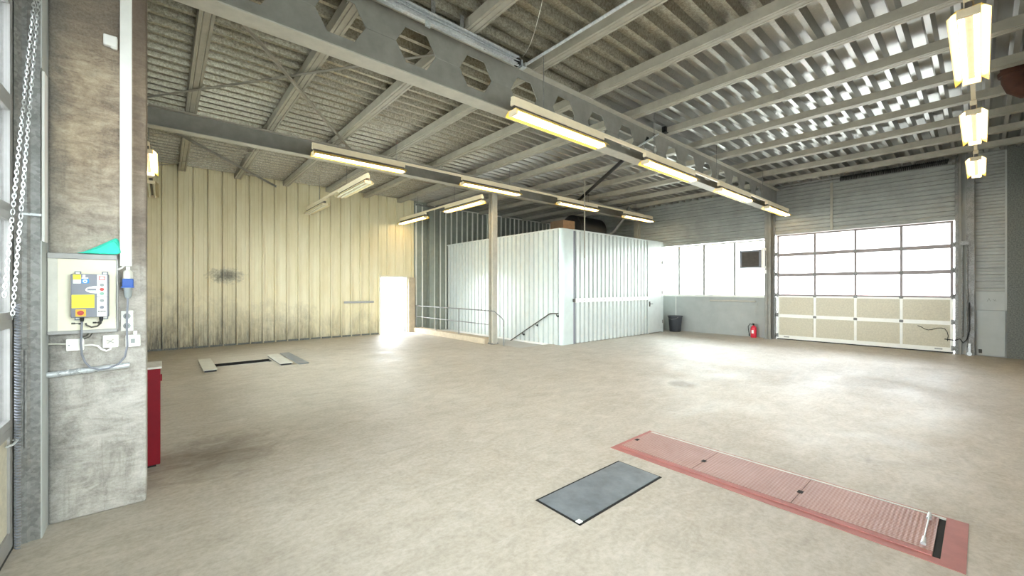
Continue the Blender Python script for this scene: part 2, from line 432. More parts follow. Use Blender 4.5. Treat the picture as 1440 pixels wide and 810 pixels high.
# ------------------------------------------------------------------ castellated main beam and the plain beam
def castellated():
    t = thing('castellated_beam', 'deep grey steel beam with a row of hexagonal holes, resting on the concrete pillar', 'beam', (7.2, 4.33, 4.07))
    yc, w = 4.33, .22; z0, z1 = 4.07, 4.79; x0, x1 = -.55, 15.0; tw = .006
    P, cz = .855, 4.45
    cs = [1.395 + P*k for k in range(-1, 15)]
    xs0, xs1 = cs[0]-P/2, cs[-1]+P/2
    zb, zt = z0+.014, z1-.014
    b = MB()
    for c in cs:
        hexa = [(c-.257,cz),(c-.136,cz+.205),(c+.136,cz+.205),(c+.257,cz),(c+.136,cz-.2),(c-.136,cz-.2)]
        l, r = c-P/2, c+P/2
        out = [(l,cz),(l,zt),(r,zt),(r,cz),(r,zb),(l,zb)]
        for y in (yc-tw, yc+tw):
            vs = [(p[0],y,p[1]) for p in hexa+out]
            b.add(vs, [(i,(i+1)%6,6+(i+1)%6,6+i) for i in range(6)])
        vs = [(p[0],y,p[1]) for y in (yc-tw,yc+tw) for p in hexa]
        b.add(vs, [(i,(i+1)%6,6+(i+1)%6,6+i) for i in range(6)])
        b.box(c+.257, yc-tw-.003, cz-.004, c+P-.257, yc-tw, cz+.004)      # weld seam between holes
    b.box(x0, yc-tw, zb, xs0, yc+tw, zt)
    if xs1 < x1: b.box(xs1, yc-tw, zb, x1, yc+tw, zt)
    b.build('web', M['beam'], t)
    b = MB(); b.box(x0, yc-w/2, z1-.014, x1, yc+w/2, z1); b.build('flange', M['flange'], t)
    b = MB(); b.box(x0, yc-w/2, z0, x1, yc+w/2, z0+.014); b.build('flange', M['flange'], t)
castellated()
def plain_beam():
    t = thing('roof_beam', 'plain grey steel beam running from behind the pillar over the slim steel post', 'beam', (7.2, 9.36, 4.44))
    x0, x1, yc, w, z0, z1 = XL+.05, 15.0, 9.36, .2, 4.44, 4.79
    b = MB(); b.box(x0, yc-.006, z0+.012, x1, yc+.006, z1-.012); b.build('web', M['beam'], t)
    b = MB(); b.box(x0, yc-w/2, z1-.012, x1, yc+w/2, z1); b.build('flange', M['flange'], t)
    b = MB(); b.box(x0, yc-w/2, z0, x1, yc+w/2, z0+.012); b.build('flange', M['flange'], t)
plain_beam()
def hpost(name, label, x, y, ztop, w=.2, d=.2, mat='beam', plate=True, alongx=True):
    t = thing(name, label, 'column', (x, y, 0))
    b = MB()
    if alongx:   # flanges face -X / +X
        b.box(x-d/2, y-w/2, 0, x-d/2+.012, y+w/2, ztop); b.box(x+d/2-.012, y-w/2, 0, x+d/2, y+w/2, ztop); b.box(x-d/2, y-.005, 0, x+d/2, y+.005, ztop)
    else:
        b.box(x-w/2, y-d/2, 0, x+w/2, y-d/2+.012, ztop); b.box(x-w/2, y+d/2-.012, 0, x+w/2, y+d/2, ztop); b.box(x-.005, y-d/2, 0, x+.005, y+d/2, ztop)
    b.build('shaft', M[mat], t)
    if plate:
        b = MB(); b.box(x-d/2-.025, y-w/2-.025, 0, x+d/2+.025, y+w/2+.025, .018)
        for i in (-1,1):
            for j in (-1,1): b.disc((x+i*(d/2+.004), y+j*(w/2+.004), .018), (0,0,1), .014, .03, 6)
        b.build('base_plate', M['galv_dark'], t)
    return t
hpost('steel_post', 'slim grey steel post standing at the end of the stair guard rail', 7.36, 9.40, 4.438, .18, .18, 'flange', alongx=False)
hpost('wall_column', 'grey steel column between the strip window and the big garage door', 14.93, 4.53, 4.79, .18, .22)
hpost('wall_column', 'pale steel column on the window wall under the end of the plain beam', 14.93, 9.36, 4.44, .18, .22, 'purlin')
hpost('wall_column', 'grey-green steel column against the back wall beyond the bright doorway', 7.82, 13.88, 4.79, .2, .16, 'backclad', alongx=False)

# ------------------------------------------------------------------ bracing
def brace(a, b, w, h, mat, label, flat=False):
    m = MB(); m.bar(a, b, w, h)
    if not flat:
        m.bar((a[0], a[1], a[2]-h/2-w*.45), (b[0], b[1], b[2]-h/2-w*.45), h, w*.9)
    tag(m.build('roof_brace', M[mat], origin=a), label, 'brace', 'roof wind bracing')
brace((-.10,4.45,4.752), (3.20,9.26,4.752), .05, .006, 'purlin', 'thin angle brace crossing the nearer pair under the roof, sloping towards the tall column side')
brace((2.98,4.45,4.77), (-.45,9.255,4.77), .05, .006, 'beam', 'flat bar brace crossing the angle brace between the two big beams', True)
brace((-.45,9.47,4.752), (2.60,14.0,4.752), .05, .006, 'beam', 'dark angle brace of the crossed pair next to the cream wall', )
brace((2.42,9.47,4.77), (-.28,14.0,4.77), .045, .006, 'purlin', 'pale flat brace of the crossed pair next to the cream wall', True)
m = MB(); m.tube([(10.97,9.20,4.70),(7.49,4.47,4.70)], .048, 12)
m.bar((10.96,9.19,4.70),(10.995,9.235,4.70), .11, .014)
tag(m.build('roof_brace', M['black'], origin=(11.02,9.27,4.7)), 'thick black tube brace reaching from the plain beam up to the beam with holes', 'brace')
m = MB(); m.box(7.68,4.17,4.79,7.74,4.25,4.92); m.box(7.64,4.15,4.7905,7.76,4.27,4.802)
tag(m.build('brace_bracket', M['black']), 'short black steel bracket standing on top of the beam with holes', 'bracket')
m = MB(); m.tube([(6.85,4.27,4.34),(7.54,4.25,4.745)], .018, 8)
tag(m.build('brace_rod', M['galv']), 'bright round rod slanting across the holed beam below the black bracket', 'rod')

# ------------------------------------------------------------------ galvanised rail on the near side of the main beam, with strap hangers; conduit
def top_rail():
    t = thing('overhead_track', 'bright galvanised track channel hung alongside the top of the beam with holes', 'track', (1.5, 4.08, 4.62))
    y, z0, z1, x0, x1 = 4.08, 4.62, 4.745, -.4, 3.60
    pr = [(y-.05,z0+.03),(y-.05,z0),(y-.02,z0),(y-.02,z0+.02),(y+.03,z0+.02),(y+.03,z1-.02),(y-.02,z1-.02),(y-.02,z1),(y-.05,z1),(y-.05,z1-.03)]
    b = MB(); b.strip(pr, 0, x0, x1, .004); b.box(x0, y-.056, z0+.052, x1, y-.048, z0+.066); b.build('channel', M['galv'], t)
    b = MB(); b.box(x1-.03, y-.055, z0+.01, x1+.02, y+.02, z1-.03); b.build('end_stop', M['rubber'], t)
    b = MB(); b.box(x1+.04, y-.06, z0+.0, x1+.12, y+.02, z0+.012); b.box(x1+.04, y-.06, z0, x1+.052, y+.02, z0+.09); b.box(x1+.108,y-.06,z0,x1+.12,y+.02,z0+.08)
    b.build('end_bracket', M['galv'], t)
    for x in (2.33, 2.72):
        b = MB(); b.box(x-.028, y-.004, z1-.03, x+.028, y+.002, ZD); b.build('strap_hanger', M['galv_dark'], t)
    b = MB(); b.box(2.20, y-.062, z0-.07, 2.26, y-.05, z0+.01); b.disc((2.23,y-.062,z0-.04),(0,-1,0),.012,.012,8); b.build('clip', M['galv'], t)
top_rail()
m = MB(); m.tube([(3.82,4.16,4.755),(3.82,-.6,4.755)], .019, 10)
tag(m.build('conduit', M['galv'], smooth=True), 'pale steel conduit running under the roof from the end of the galvanised track', 'conduit')
m = MB(); m.tube([(2.895+.75*u, 2.82+1.20*u, 4.745-.16*math.sin(PI*u)) for u in [i/20 for i in range(21)]], .004, 6)
tag(m.build('hanging_cable', M['palestl']), 'loose pale cable drooping from a purlin near the galvanised track', 'cable')
m = MB(); m.box(2.80,2.70,4.70,2.89,2.92,4.798)
tag(m.build('ceiling_junction_box', M['wood'], bevel=.004), 'small tan cable box fixed under a purlin near the galvanised track', 'box')

# ------------------------------------------------------------------ back wall: cream cladding with ribs, doorway, grey part behind the enclosure
def ribbed(x0, x1, pitch, first, base, depth, rw, minor=0):
    """plan outline of ribbed cladding (x, y) from x0 to x1; ribs stand proud towards the hall (-y)"""
    pts = [(x0, base)]; k = 0
    while True:
        c = first + k*pitch; k += 1
        if c - pitch > x1: break
        for o, d in ((-rw*.9-.016,0),(-rw*.9-.012,-.03),(-rw*.9-.004,-.03),(-rw*.9,0),(-rw*.5,depth),(rw*.5,depth),(rw*.9,0)):
            if x0 < c+o < x1: pts.append((c+o, base-d))
        if minor:
            for j in range(1, minor+1):
                q = c + pitch*j/(minor+1)
                for o, d in ((-.018,0),(-.008,.006),(.008,.006),(.018,0)):
                    if x0 < q+o < x1: pts.append((q+o, base-d))
    pts.append((x1, base)); return pts
def back_wall():
    DX0, DX1, DZ = 5.90, 6.90, 2.04
    root = None
    for a, b_, z0, z1 in ((XL-.2, DX0-.0, 0, ZD+.06), (DX1, 7.22, 0, ZD+.06), (DX0, DX1, DZ, ZD+.06)):
        m = MB(); m.strip(ribbed(a, b_, .3255, -.331, YB, .042, .03, 2), 2, z0, z1, .004)
        o = struct(m.build('wall_back', M['cream'], origin=((a+b_)/2, YB, z0)))
        root = root or o
    m = MB(); m.box(XL-.2, YB+.04, 0, DX0, YB+.12, 5.1); m.box(DX1, YB+.04, 0, XF+.2, YB+.12, 5.1); m.box(DX0, YB+.04, DZ, DX1, YB+.12, 5.1)
    struct(m.build('wall_back_core', M['backclad']))
    m = MB(); m.strip(ribbed(7.22, XF, .262, 7.30, YB, .012, .03), 2, 0, ZD+.06, .004)
    struct(m.build('wall_back', M['backclad'], origin=(11, YB, 0)))
    m = MB(); k = 0
    while 7.30 + .262*k < XF:
        c = 7.30 + .262*k; m.box(c-.024, YB-.045, 0, c+.024, YB-.012, 4.86); k += 1
    m.box(7.9, YB-.04, 4.83, XF, YB-.012, 4.87)
    struct(m.build('wall_back_ribs', M['white_al']))
    m = MB(); m.box(XL-.1, YB-.035, 0, DX0-.06, YB-.001, .05)
    struct(m.build('baseboard_back', M['darkconc']))
    # doorway with an open leaf and bright yard beyond
    d = bpy.data.objects.new('door_1', None); C.objects.link(d); d.location = (6.4, YB, 0); struct(d)
    m = MB(); m.box(DX0-.06, YB-.05, 0, DX0, YB+.12, DZ+.06); m.box(DX1, YB-.05, 0, DX1+.05, YB+.12, DZ+.06); m.box(DX0, YB-.05, DZ, DX1, YB+.12, DZ+.06)
    m.build('door_frame', M['cream_pl'], d)
    m = MB(); m.box(DX1-.045, YB+.13, .02, DX1-.005, YB+1.08, DZ-.01); m.build('door_leaf', M['grey_al'], d)
    m = MB(); m.tube([(DX1-.06,YB+.95,1.05),(DX1-.10,YB+.95,1.05),(DX1-.10,YB+.83,1.05)], .01, 8); m.build('door_handle', M['galv'], d)
    m = MB(); m.box(DX1+.052, YB-.13, .0, 7.20, YB-.052, DZ)
    tag(m.build('wall_cabinet', M['curb'], bevel=.004), 'narrow tan and grey cupboard standing beside the bright doorway', 'cabinet')
    m = MB(); m.box(4.62, YB-.075, 1.13, 5.64, YB-.045, 1.20)
    for x in (4.70, 5.56): m.box(x-.02, YB-.05, 1.14, x+.02, YB-.005, 1.19)
    tag(m.build('wall_bar', M['grey_al'], bevel=.004), 'grey horizontal bar fixed to the cream wall before the bright doorway', 'bar')
    m = MB(); m.tube([(7.12,13.74,4.75),(8.7,13.74,4.72)], .03, 10); m.box(7.95,13.70,4.66,8.5,13.79,4.79)
    for x in (7.25, 7.7, 8.6): m.box(x-.012, 13.72, 4.74, x+.012, 13.76, ZP-.002)
    tag(m.build('pipe_run', M['galv_dark']), 'grey pipe with a boxed fitting under the roof at the end of the cream wall', 'pipe')
back_wall()

# ------------------------------------------------------------------ far wall (garage door and strip window)
def hclad(y0, y1, z0, z1, pitch=.235):
    pts = []; z = z0
    while z < z1 - .01:
        for o, d in ((0,-.02),(.008,.03),(pitch*.42,.03),(pitch*.48,.008),(pitch*.56,.008),(pitch*.62,.03),(pitch*.94,.03),(pitch*.96,-.02)):
            if z + o < z1: pts.append((XF-d, z+o))
        z += pitch
    pts.append((XF, z1)); m = MB(); m.strip(pts, 1, y0, y1, -.004); return m
def far_wall():
    m = hclad(4.40, YB, 3.28, 5.06); struct(m.build('wall_far', M['clad'], origin=(XF, 9, 3.28)))
    m = hclad(.42, 4.40, 3.36, 5.06); struct(m.build('wall_far', M['clad'], origin=(XF, 2.4, 3.36)))
    m = hclad(-.37, .10, 1.57, 5.06, .16); struct(m.build('wall_far', M['clad'], origin=(XF, -.1, 1.57)))
    m = MB(); m.box(XF, 4.36, 0, XF+.15, YB, 1.36); struct(m.build('wall_far', M['plinth']))
    m = MB(); m.box(XF-.012, 4.9, 1.06, XF, 6.5, 1.36); struct(m.build('trim_1', M['plinth'], bevel=.004))
    m = MB(); m.box(XF, YN-.2, 0, XF+.15, .42, 5.06); m.box(XF+.01, .42, 3.36, XF+.15, YB, 5.06); m.box(XF+.01, 8.95, 1.36, XF+.15, YB, 3.3); struct(m.build('wall_far_core', M['clad']))
    m = MB(); m.box(XF-.03, -.36, 1.12, XF, .10, 1.56); struct(m.build('trim_2', M['plinth']))
    m = MB()
    for (a, b_, c, d_) in ((-.11,1.40,-.08,1.33),(-.11,1.40,-.13,1.33),(-.17,1.38,-.20,1.34),(-.20,1.38,-.22,1.33)):
        m.bar((XF-.032,a,b_),(XF-.032,c,d_),.004,.016,(1,0,0))
    m.build('pencil_marks', M['ink'], bpy.data.objects['trim_2'])
    m = MB(); m.box(XF-.05, -.36, .03, XF, .09, 1.11); struct(m.build('trim_3', M['plinth'], bevel=.004))
    m = MB(); m.box(XF-.06, -.385, 1.12, XF, -.35, 4.9); struct(m.build('trim_4', M['plinth']))
    m = MB(); m.box(XF-.10, YN-.2, 0, XF, -.385, 5.06); struct(m.build('wall_far_pier', M['darkconc']))
    m = MB(); m.box(XF-.07, .0, .07, XF-.05, .055, .16); tag(m.build('socket', M['ink'], bevel=.004), 'small dark socket low on the grey panel beside the garage door tracks', 'socket')
    # strip window
    w = bpy.data.objects.new('window_1', None); C.objects.link(w); w.location = (XF, 6.9, 1.36); struct(w)
    y0, y1, z0, z1 = 4.62, 8.95, 1.36, 3.26
    m = MB(); m.box(XF, y0, z0, XF+.07, y1, z0+.05); m.box(XF, y0, z1-.05, XF+.07, y1, z1); m.box(XF, y0, z0, XF+.07, y0+.05, z1); m.box(XF, y1-.05, z0, XF+.07, y1, z1)
    m.build('window_frame', M['white_al'], w)
    mus = [5.634, 6.688, 7.639]
    for y in mus:
        m = MB(); m.box(XF-.005, y-.035, z0+.04, XF+.07, y+.035, z1-.04); m.build('mullion', M['grey_al'], w)
    for a, b_ in zip([y0]+mus, mus+[y1]):
        m = MB(); m.box(XF+.03, a+.02, z0+.03, XF+.036, b_-.02, z1-.03); m.build('pane', M['glass'], w)
    m = MB(); m.box(XF-.06, y0, z0-.03, XF+.02, y1, z0+.005); m.build('window_sill', M['white_al'], w)
    m = MB(); m.tube([(XF-.06,4.95,1.20),(XF-.06,6.45,1.20)], .03, 10)
    for y in (5.1, 6.3): m.tube([(XF-.06,y,1.20),(XF-.005,y,1.20)], .012, 6)
    tag(m.build('wall_pipe', M['palestl'], smooth=True), 'pale pipe on the grey wall just under the strip window', 'pipe')
    m = MB(); m.tube([(XF-.03,7.75,1.325),(XF-.03,7.75,0)], .012, 8)
    tag(m.build('drop_pipe', M['white'], smooth=True), 'thin white pipe dropping from the window sill towards the black bin', 'pipe')
far_wall()

# garage door
def sectional_door(root, along, fixed, y0, y1, rows, glazed, muls, t, sign, frame='white_al'):
    """rows: z boundaries; glazed: per row; muls: positions along the wall"""
    def bx(m, a0, z0, a1, z1, d0, d1):
        m.box(fixed+sign*d0, a0, z0, fixed+sign*d1, a1, z1)
    for i in range(len(rows)-1):
        z0, z1 = rows[i]+.0004, rows[i+1]-.0004
        sec = MB(); st = .05; bt = .11 if i == 0 else st
        bx(sec, y0, z0, y1, z0+bt, 0, t); bx(sec, y0, z1-st, y1, z1, 0, t)
        for y in [y0+.03] + muls + [y1-.03]: bx(sec, y-.028, z0+bt, y+.028, z1-st, 0, t)
        s = sec.build('door_section', M['rail_al'] if glazed[i] and frame == 'white_al' and sign > 0 else M[frame], root)
        ed = [y0+.03] + muls + [y1-.03]
        for a, b_ in zip(ed[:-1], ed[1:]):
            p = MB(); bx(p, a+.02, z0+bt-.01, b_-.02, z1-st+.01, .012, .03)
            p.build('pane' if glazed[i] else 'panel', M['glass_b'] if glazed[i] else M['door_panel'], s)
def garage():
    d = bpy.data.objects.new('door_2', None); C.objects.link(d); d.location = (XF, 2.4, 0); struct(d)
    y0, y1 = .47, 4.34; muls = [3.336, 2.379, 1.423]
    sectional_door(d, 1, XF-.02, y0, y1, [.03, .76, 1.40, 2.065, 2.71, 3.35], [0,0,1,1,1], sorted(muls), .045, 1)
    m = MB(); m.box(XF-.015, y0, .0, XF+.02, y1, .03); m.build('bottom_seal', M['rubber'], d)
    for z in (.76, 1.40, 2.065, 2.71):
        for y in muls:
            m = MB(); m.box(XF-.03, y-.04, z-.035, XF-.018, y+.04, z+.035); m.tube([(XF-.034,y-.04,z),(XF-.034,y+.04,z)], .008, 6); m.build('hinge', M['galv_dark'], d)
    for z in (.1, .76, 1.40, 2.065, 2.71):
        for y, s in ((y0,-1),(y1,1)):
            m = MB(); m.box(XF-.045, y-.06 if s<0 else y-.04, z-.03, XF-.02, y+.04 if s<0 else y+.06, z+.09); m.disc((XF-.05,y,z+.03),(0,s,0),.022,.10,10); m.build('roller', M['galv_dark'], d)
    for y, s in ((y0,-1),(y1,1)):
        yy = y + s*.05
        m = MB(); pr = [(XF-.10, yy-.022),(XF-.10, yy+.022),(XF-.03, yy+.022),(XF-.03, yy-.022)]
        m.strip([(XF-.03,yy+s*.03),(XF-.10,yy+s*.03),(XF-.10,yy-s*.02),(XF-.085,yy-s*.02)], 2, 0, 4.78, .004)
        m.build('track', M['galv_dark'], d)
        m = MB(); m.box(XF-.09, yy+s*.035, 0, XF, yy+s*.085, 4.95); m.build('track_angle', M['beam'], d)
    m = MB(); m.tube([(XF-.16,.42,4.83),(XF-.16,4.4,4.83)], .016, 10); m.build('shaft', M['galv_dark'], d)
    m = MB(); pts = []
    for i in range(0, 900):
        u = i/899; a = u*2*PI*60; pts.append((XF-.16+.055*math.cos(a), .55+2.15*u, 4.83+.055*math.sin(a)))
    m.tube(pts, .014, 5); m.build('torsion_spring', M['black'], d)
    for y in (.46, 4.36):
        m = MB(); m.disc((XF-.16,y-.03,4.83),(0,1,0),.10,.06,20); m.build('cable_drum', M['galv_dark'], d)
    m = MB(); m.box(XF-.06, .40, 4.93, XF-.005, 4.4, 5.0); m.build('head_rail', M['beam'], d)
    # loose cable lying along the lower panel
    m = MB(); pts = []
    for p in ((1.05,.66),(.98,.63),(.92,.58),(.85,.56),(.78,.58),(.70,.62),(.62,.63),(.56,.61),(.52,.54),(.50,.44),(.515,.30)): pts.append((XF-.035, p[0]+.06, p[1]))
    m.tube(pts, .008, 6); m.build('loose_wire', M['rubber'], d)
    m = MB(); m.box(XF-.028, .66, .075, XF-.018, .80, .11); m.box(XF-.028, 4.0, .075, XF-.018, 4.15, .11); m.build('lock_plate', M['grey_al'], d)
garage()
m = MB()
m.box(XF-.06, 2.89, 3.37, XF-.004, 2.95, 4.78); tag(m.build('cladding_rail', M['purlin']), 'pale upright rail on the cladding above the garage door', 'rail')
m = MB(); m.box(XF-.17, .12, 0, XF-.01, .26, 4.95); tag(m.build('door_jamb_post', M['galv_dark']), 'grey steel jamb post on the pier side of the garage door', 'post')
m = MB(); m.tube([(XF-.20,.32,2.75),(XF-.20,.32,.45)] , .022, 8); m.tube([(XF-.20,.24,2.75),(XF-.20,.24,.20)], .018, 8); m.box(XF-.23,.22,2.70,XF-.18,.35,2.80)
tag(m.build('cable_conduits', M['galv_dark']), 'pair of grey cable pipes running down beside the garage door track', 'pipe')
m = MB(); pts = [(XF-.12,.62,.36),(XF-.14,.52,.35),(XF-.20,.44,.35),(XF-.22,.36,.40),(XF-.24,.30,.30),(XF-.24,.24,.40),(XF-.23,.20,.62),(XF-.23,.20,1.3)]
m.tube(pts, .012, 7); tag(m.build('hanging_cable', M['rubber'], smooth=True), 'black cable hanging in a loop beside the garage door track', 'cable')
m = MB(); m.disc((XF-.24,.20,.05),(-1,0,0),.045,.03,14); m.disc((XF-.24,.20,.20),(-1,0,0),.025,.03,12); m.box(XF-.245,.18,.0,XF-.22,.22,.30)
tag(m.build('door_latch', M['galv']), 'small bright metal latch at floor level beside the garage door track', 'latch')

# unit heater in front of the strip window
def heater():
    t = thing('unit_heater', 'brown-grey finned unit heater with a white side hung beside the strip window', 'heater', (14.72, 4.93, 2.31))
    x0, x1, y0, y1, z0, z1 = 14.52, 14.79, 4.625, 5.26, 2.31, 2.88
    m = MB(); m.box(x0+.03, y0, z0, x1, y1, z1); m.build('casing', M['heater'], t, bevel=.006)
    m = MB()
    for k in range(11):
        z = z0+.04+k*.049; m.add([(x0,y0+.06,z),(x0,y1-.06,z),(x0+.03,y1-.06,z+.035),(x0+.03,y0+.06,z+.035),(x0,y0+.06,z-.004),(x0,y1-.06,z-.004),(x0+.03,y1-.06,z+.031),(x0+.03,y0+.06,z+.031)],
              [(0,1,2,3),(7,6,5,4),(0,4,5,1),(2,6,7,3),(1,5,6,2),(3,7,4,0)])
    m.build('louvre_panel', M['heater'], t)
    m = MB(); m.box(x0-.005, y0, z0, x0+.03, y0+.06, z1); m.box(x0-.005, y1-.06, z0, x0+.03, y1, z1); m.box(x0-.005, y0, z0, x0+.03, y1, z0+.03); m.box(x0-.005, y0, z1-.05, x0+.03, y1, z1); m.build('front_frame', M['grey_box'], t)
    m = MB(); m.box(x0+.01, y0-.06, z0-.03, x1+.02, y0-.004, z1+.06); m.build('side_box', M['white'], t, bevel=.004)
    m = MB(); m.box(x0+.19, y0-.066, z0+.05, x0+.24, y0-.06, z1-.02); m.build('side_slot', M['ink'], t)
    for z in (z0+.03, z1-.03):
        m = MB(); m.box(x1, 4.7, z-.015, XF-.03, 4.74, z+.015); m.build('wall_arm', M['galv_dark'], t)
heater()
m = MB(); m.box(14.80, 4.56, 2.12, 14.818, 4.64, 2.24); m.box(14.785,4.585,2.15,14.80,4.615,2.2)
tag(m.build('switch_box', M['white'], bevel=.003), 'small white switch box on the column just under the unit heater', 'switch')

# fire extinguisher
def extinguisher():
    t = thing('fire_extinguisher', 'red fire extinguisher standing on the floor beside the window wall column', 'extinguisher', (14.93, 4.98, 0))
    x, y = 14.93, 4.98
    m = MB(); m.tube([(x,y,0),(x,y,.02),(x,y,.30),(x,y,.35),(x,y,.385),(x,y,.40)], [.082,.088,.088,.075,.045,.03], 20); m.build('cylinder', M['extred'], t, smooth=True)
    m = MB(); m.tube([(x,y,.40),(x,y,.445)], .022, 12); m.box(x-.05,y-.012,.445,x+.05,y+.012,.46); m.bar((x-.09,y,.485),(x+.02,y,.455),.02,.008); m.build('valve_handle', M['black'], t)
    m = MB(); m.tube([(x-.02,y,.43),(x-.06,y+.09,.45),(x-.07,y+.14,.36),(x-.06,y+.13,.22),(x-.05,y+.115,.12)], .011, 8); m.tube([(x-.05,y+.115,.14),(x-.045,y+.11,.05)], [.012,.022], 8); m.build('hose', M['rubber'], t, smooth=True)
    m = MB(); m.box(x-.0905,y-.035,.14,x-.087,y+.03,.25); m.build('label_plate', M['white'], t)
extinguisher()
def bin_():
    t = thing('waste_bin', 'dark grey plastic waste bin on the floor under the strip window', 'bin', (14.75, 7.62, 0))
    x, y = 14.75, 7.62
    m = MB(); m.tube([(x,y,0),(x,y,.02),(x,y,.56)], [.185,.20,.245], 28); m.build('bucket', M['binblk'], t, smooth=True)
    m = MB(); m.tube([(x,y,.555),(x,y,.56),(x,y,.60),(x,y,.602),(x,y,.575)], [.25,.27,.27,.24,.235], 28); m.build('rim', M['binblk'], t, smooth=True)
    m = MB(); m.tube([(x-.15,y-.21,.56),(x-.23,y-.15,.50),(x-.27,y,.47),(x-.23,y+.15,.50),(x-.15,y+.21,.56)], .008, 6); m.build('handle', M['galv_dark'], t)
bin_()

# ------------------------------------------------------------------ corrugated enclosure (room within the hall)
def enclosure():
    t = thing('metal_enclosure', 'tall white corrugated metal enclosure standing in the middle of the hall', 'enclosure', (11.4, 11, 0))
    X0, X1, Y0, Z = 8.65, 14.27, 7.86, 3.37
    P = .2075
    def corr(a0, a1, first, base, depth, w=.082):
        pts = [(a0, base)]; c = first
        while c < a1 - .09:
            pts += [(c-w,base),(c-w+.014,base-depth),(c+w-.014,base-depth),(c+w,base)]; c += P
        pts.append((a1, base)); return pts
    pts = corr(Y0+.10, YB-.04, Y0+.22, X0+.05, .05)
    m = MB(); m.strip([(p[1], p[0]) for p in pts], 2, 0.0, Z, -.003); m.build('side_panel', M['contain'], t)
    m = MB(); m.strip(corr(9.25, 13.20, 9.36, Y0+.065, .065, .074), 2, .01, Z, .003); m.build('front_panel', M['contain'], t)
    m = MB(); arc = [(X0+.002, Y0+.12)] + [(X0+.12-.118*math.cos(a), Y0+.12-.118*math.sin(a)) for a in [i*PI/16 for i in range(9)]] + [(9.16, Y0+.002)]
    m.strip(arc, 2, .0, Z+.005, .004); m.build('corner_panel', M['containg'], t, smooth=True)
    m = MB(); m.box(9.16, Y0+.02, .0, 9.26, Y0+.07, Z); m.build('corner_gap', M['grey_box'], t)
    m = MB(); m.box(X0+.04, Y0+.05, Z-.02, X1, YB-.05, Z+.0); m.build('roof_sheet', M['containg'], t)
    m = MB(); m.box(X0-.005, Y0+.1, Z-.03, X0+.05, YB-.05, Z+.012); m.box(9.16, Y0-.005, Z-.03, X1, Y0+.05, Z+.012); m.build('top_trim', M['contain'], t)
    # steps in the rows of sheets
    m = MB(); m.box(9.22, Y0-.03, 1.22, 13.18, Y0-.002, 1.345); m.build('crash_rail', M['white_al'], t, bevel=.004)
    m = MB(); m.box(9.13, Y0-.035, 1.235, 9.22, Y0, 1.33); m.build('rail_end', M['ink'], t)
    for x in (9.6, 10.6, 11.6, 12.6):
        m = MB(); m.disc((x, Y0-.03, 1.283), (0,-1,0), .014, .01, 8); m.build('rail_bolt', M['galv_dark'], t)
    d = MB(); d.box(13.26, Y0-.012, .02, 14.20, Y0+.03, Z-.06); dd = d.build('door', M['contain'], t, bevel=.004)
    m = MB(); m.box(13.20, Y0-.02, 0, 13.26, Y0+.04, Z); m.box(14.20, Y0-.02, 0, X1, Y0+.04, Z); m.box(13.26,Y0-.02,Z-.06,14.2,Y0+.04,Z); m.build('door_frame', M['contain'], t)
    m = MB(); m.box(13.30, Y0-.03, .98, 13.35, Y0-.012, 1.16); m.tube([(13.325,Y0-.03,1.08),(13.325,Y0-.07,1.08),(13.45,Y0-.07,1.08)], .01, 8); m.build('door_handle', M['ink'], dd)
    for z in (.4, 1.5, 2.6):
        m = MB(); m.tube([(14.2,Y0-.03,z-.06),(14.2,Y0-.03,z+.06)], .016, 8); m.build('hinge', M['grey_al'], dd)
    m = MB(); m.box(X1-.03, Y0+.04, 0, X1, YB-.05, Z); m.build('end_panel', M['containg'], t)
    m = MB(); m.box(X0-.004, 9.0, 1.4, X0-.001, 9.004, 1.404); 
    return t
enclosure()
# handrail on the enclosure side, going down the stair
def handrail():
    t = thing('handrail', 'dark thin handrail slanting down the side of the corrugated enclosure', 'handrail', (8.58, 9.3, .0))
    x = 8.58
    pts = [(x,7.93,.915),(x,8.22,.905),(x,8.30,.88),(x,10.42,-.27),(x,11.6,-.90)]
    m = MB(); m.tube(pts, .017, 10); m.build('rail', M['ink'], t, smooth=True)
    for y in (8.0, 8.85, 9.46, 10.05, 10.9):
        z = .905 if y < 8.3 else .88-(y-8.30)*(1.15/2.12)
        m = MB(); m.tube([(x,y,z-.015),(x,y,z-.06),(x+.066,y,z-.07)], .012, 6); m.disc((x+.06,y,z-.07),(1,0,0),.035,.008,10); m.build('bracket', M['black'], t)
handrail()
def guard():
    t = thing('guard_rail', 'thin steel guard rail with two bars along the tan curb of the stair opening', 'railing', (7.30, 11.5, .16))
    x = 7.215
    m = MB(); m.tube([(x,13.93,.985),(x,9.30,.985),(x+.03,9.20,.97),(x+.10,8.95,.80),(x+.12,8.88,.72),(x+.12,8.88,0)], .017, 10); m.build('top_bar', M['galv_dark'], t, smooth=True)
    m = MB(); m.tube([(x,13.93,.58),(x,9.46,.58)], .013, 8); m.build('lower_bar', M['galv_dark'], t, smooth=True)
    for y in (13.9, 12.45, 11.0):
        m = MB(); m.tube([(x,y,.172),(x,y,.98)], .016, 8); m.build('upright', M['galv_dark'], t, smooth=True)
guard()
m = MB(); m.box(7.13, 9.52, 0, 7.44, 13.95, .17)
tag(m.build('stair_curb', M['curb'], bevel=.012), 'low tan concrete curb along the stair opening under the guard rail', 'curb')

